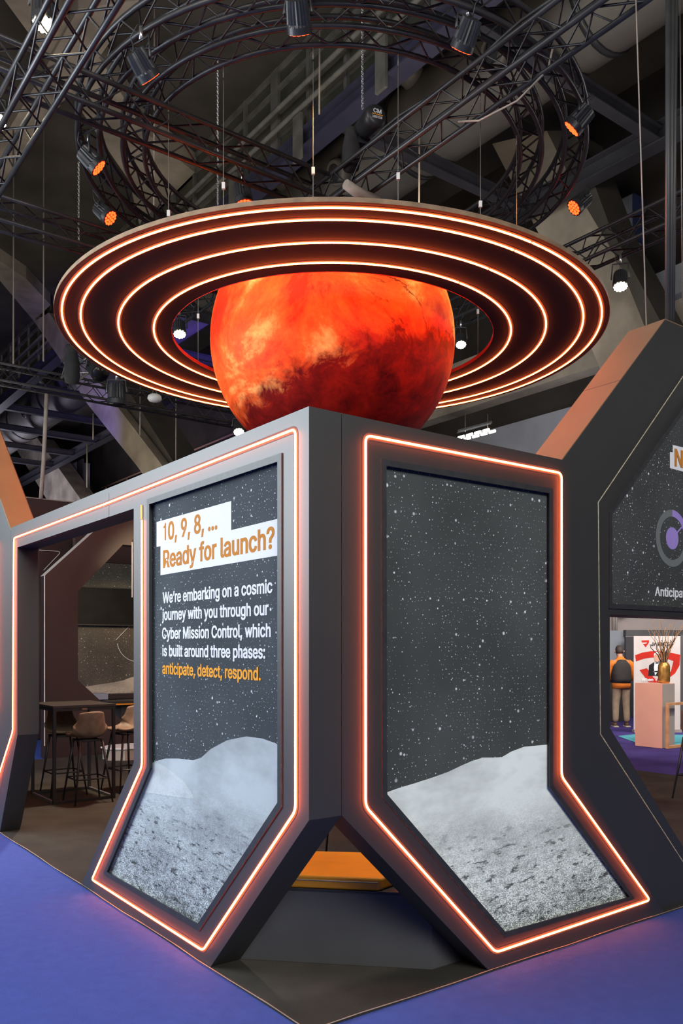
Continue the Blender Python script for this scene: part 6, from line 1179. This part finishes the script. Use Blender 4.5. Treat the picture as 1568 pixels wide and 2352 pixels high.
tag(gbox(1330, 1900, 3.3, 23.5, .1).build('stand_wall', M['stand_wall']), 'pale stand wall far behind the right frame', 'stand wall')
tag(gbox(1390, 1436, 2.16, 21.2, .1).build('stand_panel', M['stand_blue']), 'blue grey panel behind the person', 'stand wall')
tag(gbox(1436.5, 1456, 2.0, 20.8, .1).build('stand_panel', M['steel_beam']), 'dark upright panel between person and poster', 'stand wall')
tag(ybox(1437, 1447, 1660, 1461, 21.0, .2).build('header_beam', M['bench']), 'dark grey header beam above the poster', 'beam')
tag(gbox(1562, 1680, 2.0, 18.2, .3).build('stand_panel', M['bench']), 'dark panel right of the poster', 'stand wall')
for px in (1410, 1415):
    pass
o = thing('wall_post', 'grey double post on the pale stand wall', 'post', at_y(1412, 1430, 23.3))
for px in (1409.5, 1415):
    p = at_y(px, 1490, 23.3); MB().tube([(p.x, 23.3, 2.1), (p.x, 23.3, 3.0)], .03, 8).build('tube', M['grey_lam'], o)
p = at_y(1437, 1404, 23.0)
tag(MB().tube([p, p + Vector((0, .03, 0))], .14, 8).build('red_sign', M['print_red']), 'red octagonal sign cut by the opening edge', 'sign')
ds = thing('dark_desk', 'dark desk with equipment in front of the person', 'desk', on_z(1402, 1655, 0))
MB().box((6.02, 19.6, 0), (6.75, 20.2, .95)).build('body', M['table'], ds)
MB().box((6.0, 19.55, .951), (6.77, 20.2, .99)).build('top', M['table'], ds)
eq = thing('coffee_machine', 'black machine with a small green display on the dark desk', 'machine', Vector((6.5, 19.9, .99)))
MB().box((6.42, 19.7, .991), (6.72, 20.0, 1.36)).build('body', M['fixture'], eq)
MB().box((6.48, 19.694, 1.25), (6.56, 19.699, 1.29)).build('display', emit('green_display', (.4, 1, .2), 1.5), eq)
tag(MB().box((6.03, 19.4, 0), (6.13, 19.5, 1.45)).build('red_stand', M['red_plastic']), 'slim red stand at the left of the person', 'stand')

# pink counter, grey plinth, wooden frame
KC = on_z(1519.5, 1719, 0)
pc = thing('pink_counter', 'tall counter block with a pink left face and a grey right face', 'counter', KC)
MB().obox(KC + UX * .205 + VX * .27 + ZX * .54, UX * .185, VX * .25, ZX * .54).build('body', M['grey_lam'], pc)
MB().obox(KC + UX * .008 + VX * .26 + ZX * .545, UX * .008, VX * .26, ZX * .545).build('pink_face', M['pink'], pc)
MB().obox(KC + UX * .204 + VX * .008 + ZX * .545, UX * .186, VX * .008, ZX * .545).build('grey_face', M['grey_lam'], pc)
MB().obox(KC + UX * .195 + VX * .26 + ZX * 1.0955, UX * .195, VX * .26, ZX * .005).build('counter_top', M['pink'], pc)
wf = thing('wooden_frame', 'light wooden frame table in front of the grey counter face', 'table', KC)
KW = KC - VX * .08 + UX * .02; zt = .73
for uu in (0, 1.5):
    MB().obox(KW + UX * (uu + .0225) + ZX * (zt + .046) / 2, UX * .0225, VX * .0225, ZX * ((zt - .046) / 2 - .0005)).build('leg', M['wood'], wf)
for z in (.0225, zt + .0235):
    MB().obox(KW + UX * .7725 + ZX * z, UX * .7725, VX * .0225, ZX * .0225).build('rail', M['wood'], wf)
vp = KC + UX * .27 + VX * .13 + ZX * 1.101
vs_ = thing('gold_vase', 'golden cylinder vase with dried branches standing on the counter block', 'vase', vp)
MB().lathe([(.075, 0), (.095, .015), (.10, .05), (.10, .28), (.092, .325), (.07, .345), (.072, .36), (.06, .36), (.055, .33)], vp, None, 28).build('vase_body', M['vase_gold'], vs_)
rnd = random.Random(4)
for k in range(26):
    dark = k % 3 == 0; a = rnd.uniform(0, 6.28); sp = rnd.uniform(.05, .42 if not dark else .30); hh = rnd.uniform(.55, .85) if not dark else rnd.uniform(.35, .6)
    pts = []
    for j in range(7):
        f = j / 6; wob = .025 * math.sin(j * 1.9 + k)
        pts.append(vp + Vector((math.cos(a) * (.03 + sp * f ** 1.4) + wob * f, math.sin(a) * (.03 + sp * .5 * f ** 1.4), .30 + hh * f)))
    MB().tube(pts, [.007 * (1 - .6 * j / 6) * (1.9 if dark else 1) for j in range(7)], 5).build('branch', M['twig_dark'] if dark else M['twig'], vs_)

# roll-up poster
Yp = 17.0
X_ = lambda px: (px - CX) / F * Yp
Z_ = lambda py: EYE + (HY - py) / F * Yp
po = thing('rollup_poster', 'roll-up poster with red shield logo and a waiter figure behind the counters', 'poster', (X_(1510), Yp, 0))
MB().box((X_(1455), Yp, .06), (X_(1562), Yp + .012, Z_(1461))).build('sheet', mat('poster_paper', (.62, .58, .57), .7, var=.12, scale=2), po)
MB().box((X_(1454), Yp - .06, 0), (X_(1563), Yp + .08, .058)).build('cassette', M['grey_lam'], po)
cp = lambda x, y, k=.003: Vector((X_(1370 + x / 5.0), Yp - k, Z_(1390 + y / 5.0)))
YV = Vector((0, .001, 0)); NP = Vector((0, -1, 0))
shield = [(513, 405), (600, 402), (598, 430), (562, 484), (530, 445), (572, 440), (578, 424), (520, 428)]
MB().prism([cp(*p) for p in shield], YV).build('shield_logo', M['print_red'], po)
text('JARVISS', 'logo_lettering', M['print_dark'], po, cp(620, 466), cp(876, 466), (cp(0, 425) - cp(0, 466)).length, NP, lift=.001)
arc = [(440, 575), (520, 545), (620, 528), (760, 530), (870, 550), (958, 570), (950, 690), (900, 780), (760, 890), (600, 890), (490, 745), (575, 722), (650, 830), (740, 850), (850, 760), (880, 640), (760, 600), (640, 600), (540, 615), (450, 645)]
MB().prism([cp(*p) for p in arc], YV).build('red_arc', M['print_red'], po)
suit = [(590, 812), (600, 690), (655, 655), (690, 640), (740, 650), (790, 690), (800, 812)]
MB().prism([cp(x, y, .0045) for x, y in suit], YV).build('suit_print', M['print_dark'], po)
MB().prism([cp(x, y, .006) for x, y in ((662, 655), (715, 655), (700, 760), (668, 810), (655, 720))], YV).build('shirt_print', M['print_white'], po)
MB().prism([cp(x, y, .0072) for x, y in ((674, 652), (690, 660), (708, 650), (708, 676), (690, 668), (674, 678))], YV).build('bow_tie_print', M['print_dark'], po)
MB().prism([cp(692 + 37 * math.cos(a * math.pi / 10), 598 + 55 * math.sin(a * math.pi / 10), .006) for a in range(20)], YV).build('face_print', M['print_skin'], po)
MB().prism([cp(x, y, .0072) for x, y in ((656, 590), (655, 560), (672, 540), (695, 535), (720, 545), (730, 570), (728, 590), (715, 562), (690, 555), (668, 565))], YV).build('hair_print', M['print_white'], po)
MB().prism([cp(x, y, .006) for x, y in ((635, 760), (700, 752), (780, 752), (740, 772), (670, 770))], YV).build('tray_print', M['print_grey'], po)
MB().prism([cp(x, y, .0072) for x, y in ((712, 712), (752, 712), (752, 752), (712, 752))], YV).build('padlock_print', M['print_amber'], po)
MB().tube([cp(720, 712, .008), cp(721, 692, .008), cp(732, 684, .008), cp(744, 692, .008), cp(745, 712, .008)], .008, 6).build('shackle_print', M['print_white'], po)
text('When You', 'slogan_lettering', M['print_white'], po, cp(512, 872), cp(752, 872), (cp(0, 838) - cp(0, 872)).length, NP, lift=.006)

# person seen from behind at the far stand
PX, PY = (1426 - CX) / F * 18.2, 18.2
pr = thing('person', 'person in orange shirt, black vest and khaki trousers, seen from behind bending their head', 'person', (PX, PY, 0))


def skin_mesh(name, chains, m, parent, sub=2):
    verts, edges, rad = [], [], []; idx = {}
    def vi(p, r):
        k = tuple(round(c, 4) for c in p)
        if k not in idx: idx[k] = len(verts); verts.append(Vector((PX, PY, 0)) + Vector(p)); rad.append(r)
        return idx[k]
    for ch in chains:
        prev = None
        for p, r in ch:
            i = vi(p, r)
            if prev is not None and prev != i: edges.append((prev, i))
            prev = i
    me = bpy.data.meshes.new(name); me.from_pydata([tuple(v) for v in verts], edges, []); me.materials.append(m)
    o = bpy.data.objects.new(name, me); link(o, parent)
    sm_ = o.modifiers.new('skin', 'SKIN'); sm_.use_smooth_shade = True
    for i, v in enumerate(me.skin_vertices[0].data):
        r = rad[i]; v.radius = r if isinstance(r, tuple) else (r, r); v.use_root = (i == 0)
    ss = o.modifiers.new('sub', 'SUBSURF'); ss.levels = sub; ss.render_levels = sub
    return o


def arm(s):   # s = -1 left, +1 right; hands meet in front of the body
    return [((0, .02, 1.40), .10), ((s * .17, .02, 1.40), .06), ((s * .25, .04, 1.20), .048), ((s * .255, .08, 1.06), .042), ((s * .17, .28, 1.00), .034), ((s * .10, .36, 1.02), .026)]


def leg(s):
    return [((0, 0, .95), (.15, .11)), ((s * .09, 0, .88), .088), ((s * .11, .02, .52), .062), ((s * .125, -.01, .10), .042)]


hand = lambda s: [[((s * .10, .36, 1.02), .026), ((s * .08, .40, 1.03), .024)]] + [[((s * .08, .40, 1.03), .024), ((s * (.075 - .014 * k), .43, 1.035 - .006 * k), .009), ((s * (.07 - .015 * k), .455, 1.025 - .008 * k), .008)] for k in range(4)] + [[((s * .10, .36, 1.02), .026), ((s * .065, .385, 1.05), .010), ((s * .05, .41, 1.055), .009)]]
body_ch = [[((0, 0, .95), (.15, .11)), ((0, .0, 1.15), (.15, .10)), ((0, .02, 1.40), .10), ((0, .06, 1.50), .052), ((0, .10, 1.56), .062), ((0, .13, 1.63), .088), ((0, .145, 1.70), .072)]]
body_ch += [arm(-1), arm(1), leg(-1), leg(1)] + hand(-1) + hand(1)
bodyo = skin_mesh('body', body_ch, M['skin'], pr)
skin_mesh('hair', [[((0, .075, 1.575), .07), ((0, .095, 1.64), .096), ((0, .13, 1.71), .096), ((0, .19, 1.755), .05)]], M['hair'], pr)
nose = MB().tube([(PX, PY + .225, 1.665), (PX, PY + .25, 1.635), (PX, PY + .225, 1.625)], .012, 6).build('nose', M['skin'], pr)
for s in (-1, 1):
    MB().tube([(PX + s * .094, PY + .12, 1.665), (PX + s * .101, PY + .115, 1.64), (PX + s * .092, PY + .125, 1.61)], [.010, .016, .009], 6).build('ear', M['skin'], pr)
    MB().tube([(PX + s * .032, PY + .21, 1.675), (PX + s * .032, PY + .222, 1.675)], .010, 8).build('eye', M['print_dark'], pr)
MB().bar((PX - .025, PY + .222, 1.592), (PX + .025, PY + .222, 1.592), .01, .01).build('mouth', M['red_plastic'], pr)
def loft(name, secs, m, parent, n=24):
    mb = MB(); vs = []; fs = []
    for (cx, cy, z, rx, ry) in secs:
        for k in range(n):
            a = 2 * math.pi * k / n; c, d = math.cos(a), math.sin(a)
            vs.append(Vector((PX + cx + rx * math.copysign(abs(c) ** .8, c), PY + cy + ry * math.copysign(abs(d) ** .8, d), z)))
    for i in range(len(secs) - 1):
        for k in range(n): fs.append((i * n + k, i * n + (k + 1) % n, (i + 1) * n + (k + 1) % n, (i + 1) * n + k))
    fs.append(tuple(range(n))); fs.append(tuple((len(secs) - 1) * n + k for k in range(n)))
    return mb.add(vs, fs, True).build(name, m, parent)


loft('shirt', [(0, 0, .84, .195, .15), (0, 0, .92, .20, .155), (0, 0, 1.05, .185, .14), (0, .01, 1.25, .20, .135), (0, .02, 1.38, .20, .12), (0, .03, 1.44, .15, .10), (0, .05, 1.50, .075, .075), (0, .06, 1.53, .068, .068)], M['shirt'], pr)
for s in (-1, 1):
    MB().tube([(PX + s * .15, PY + .02, 1.40), (PX + s * .215, PY + .025, 1.36), (PX + s * .258, PY + .04, 1.20), (PX + s * .262, PY + .08, 1.06), (PX + s * .23, PY + .17, 1.03), (PX + s * .175, PY + .275, 1.0)], [.075, .08, .066, .06, .055, .045], 14).build('sleeve', M['shirt'], pr)
loft('vest', [(.0, -.005, .96, .198, .158), (0, -.008, 1.05, .20, .152), (0, .002, 1.25, .208, .146), (0, .012, 1.37, .185, .134), (0, .03, 1.445, .125, .11), (0, .045, 1.47, .09, .09)], M['vest'], pr)
for s in (-1, 1):
    skin_mesh('trouser_leg', [[((s * .088, 0, .88), .112), ((s * .09, 0, .80), .108), ((s * .112, .02, .52), .082), ((s * .125, -.01, .09), .068)]], M['khaki'], pr)
for s in (-1, 1):
    sh = skin_mesh('shoe', [[((s * .125, -.05, .055), .05), ((s * .13, .05, .055), .052), ((s * .14, .16, .045), .042)]], M['shoe'], pr)
    MB().prism([Vector((PX + s * .13 + x, PY + y, 0)) for x, y in ((-.05, -.09), (.05, -.09), (.055, .1), (.03, .21), (-.02, .21), (-.055, .1))], ZX * .022).build('sole', M['sole'], sh)
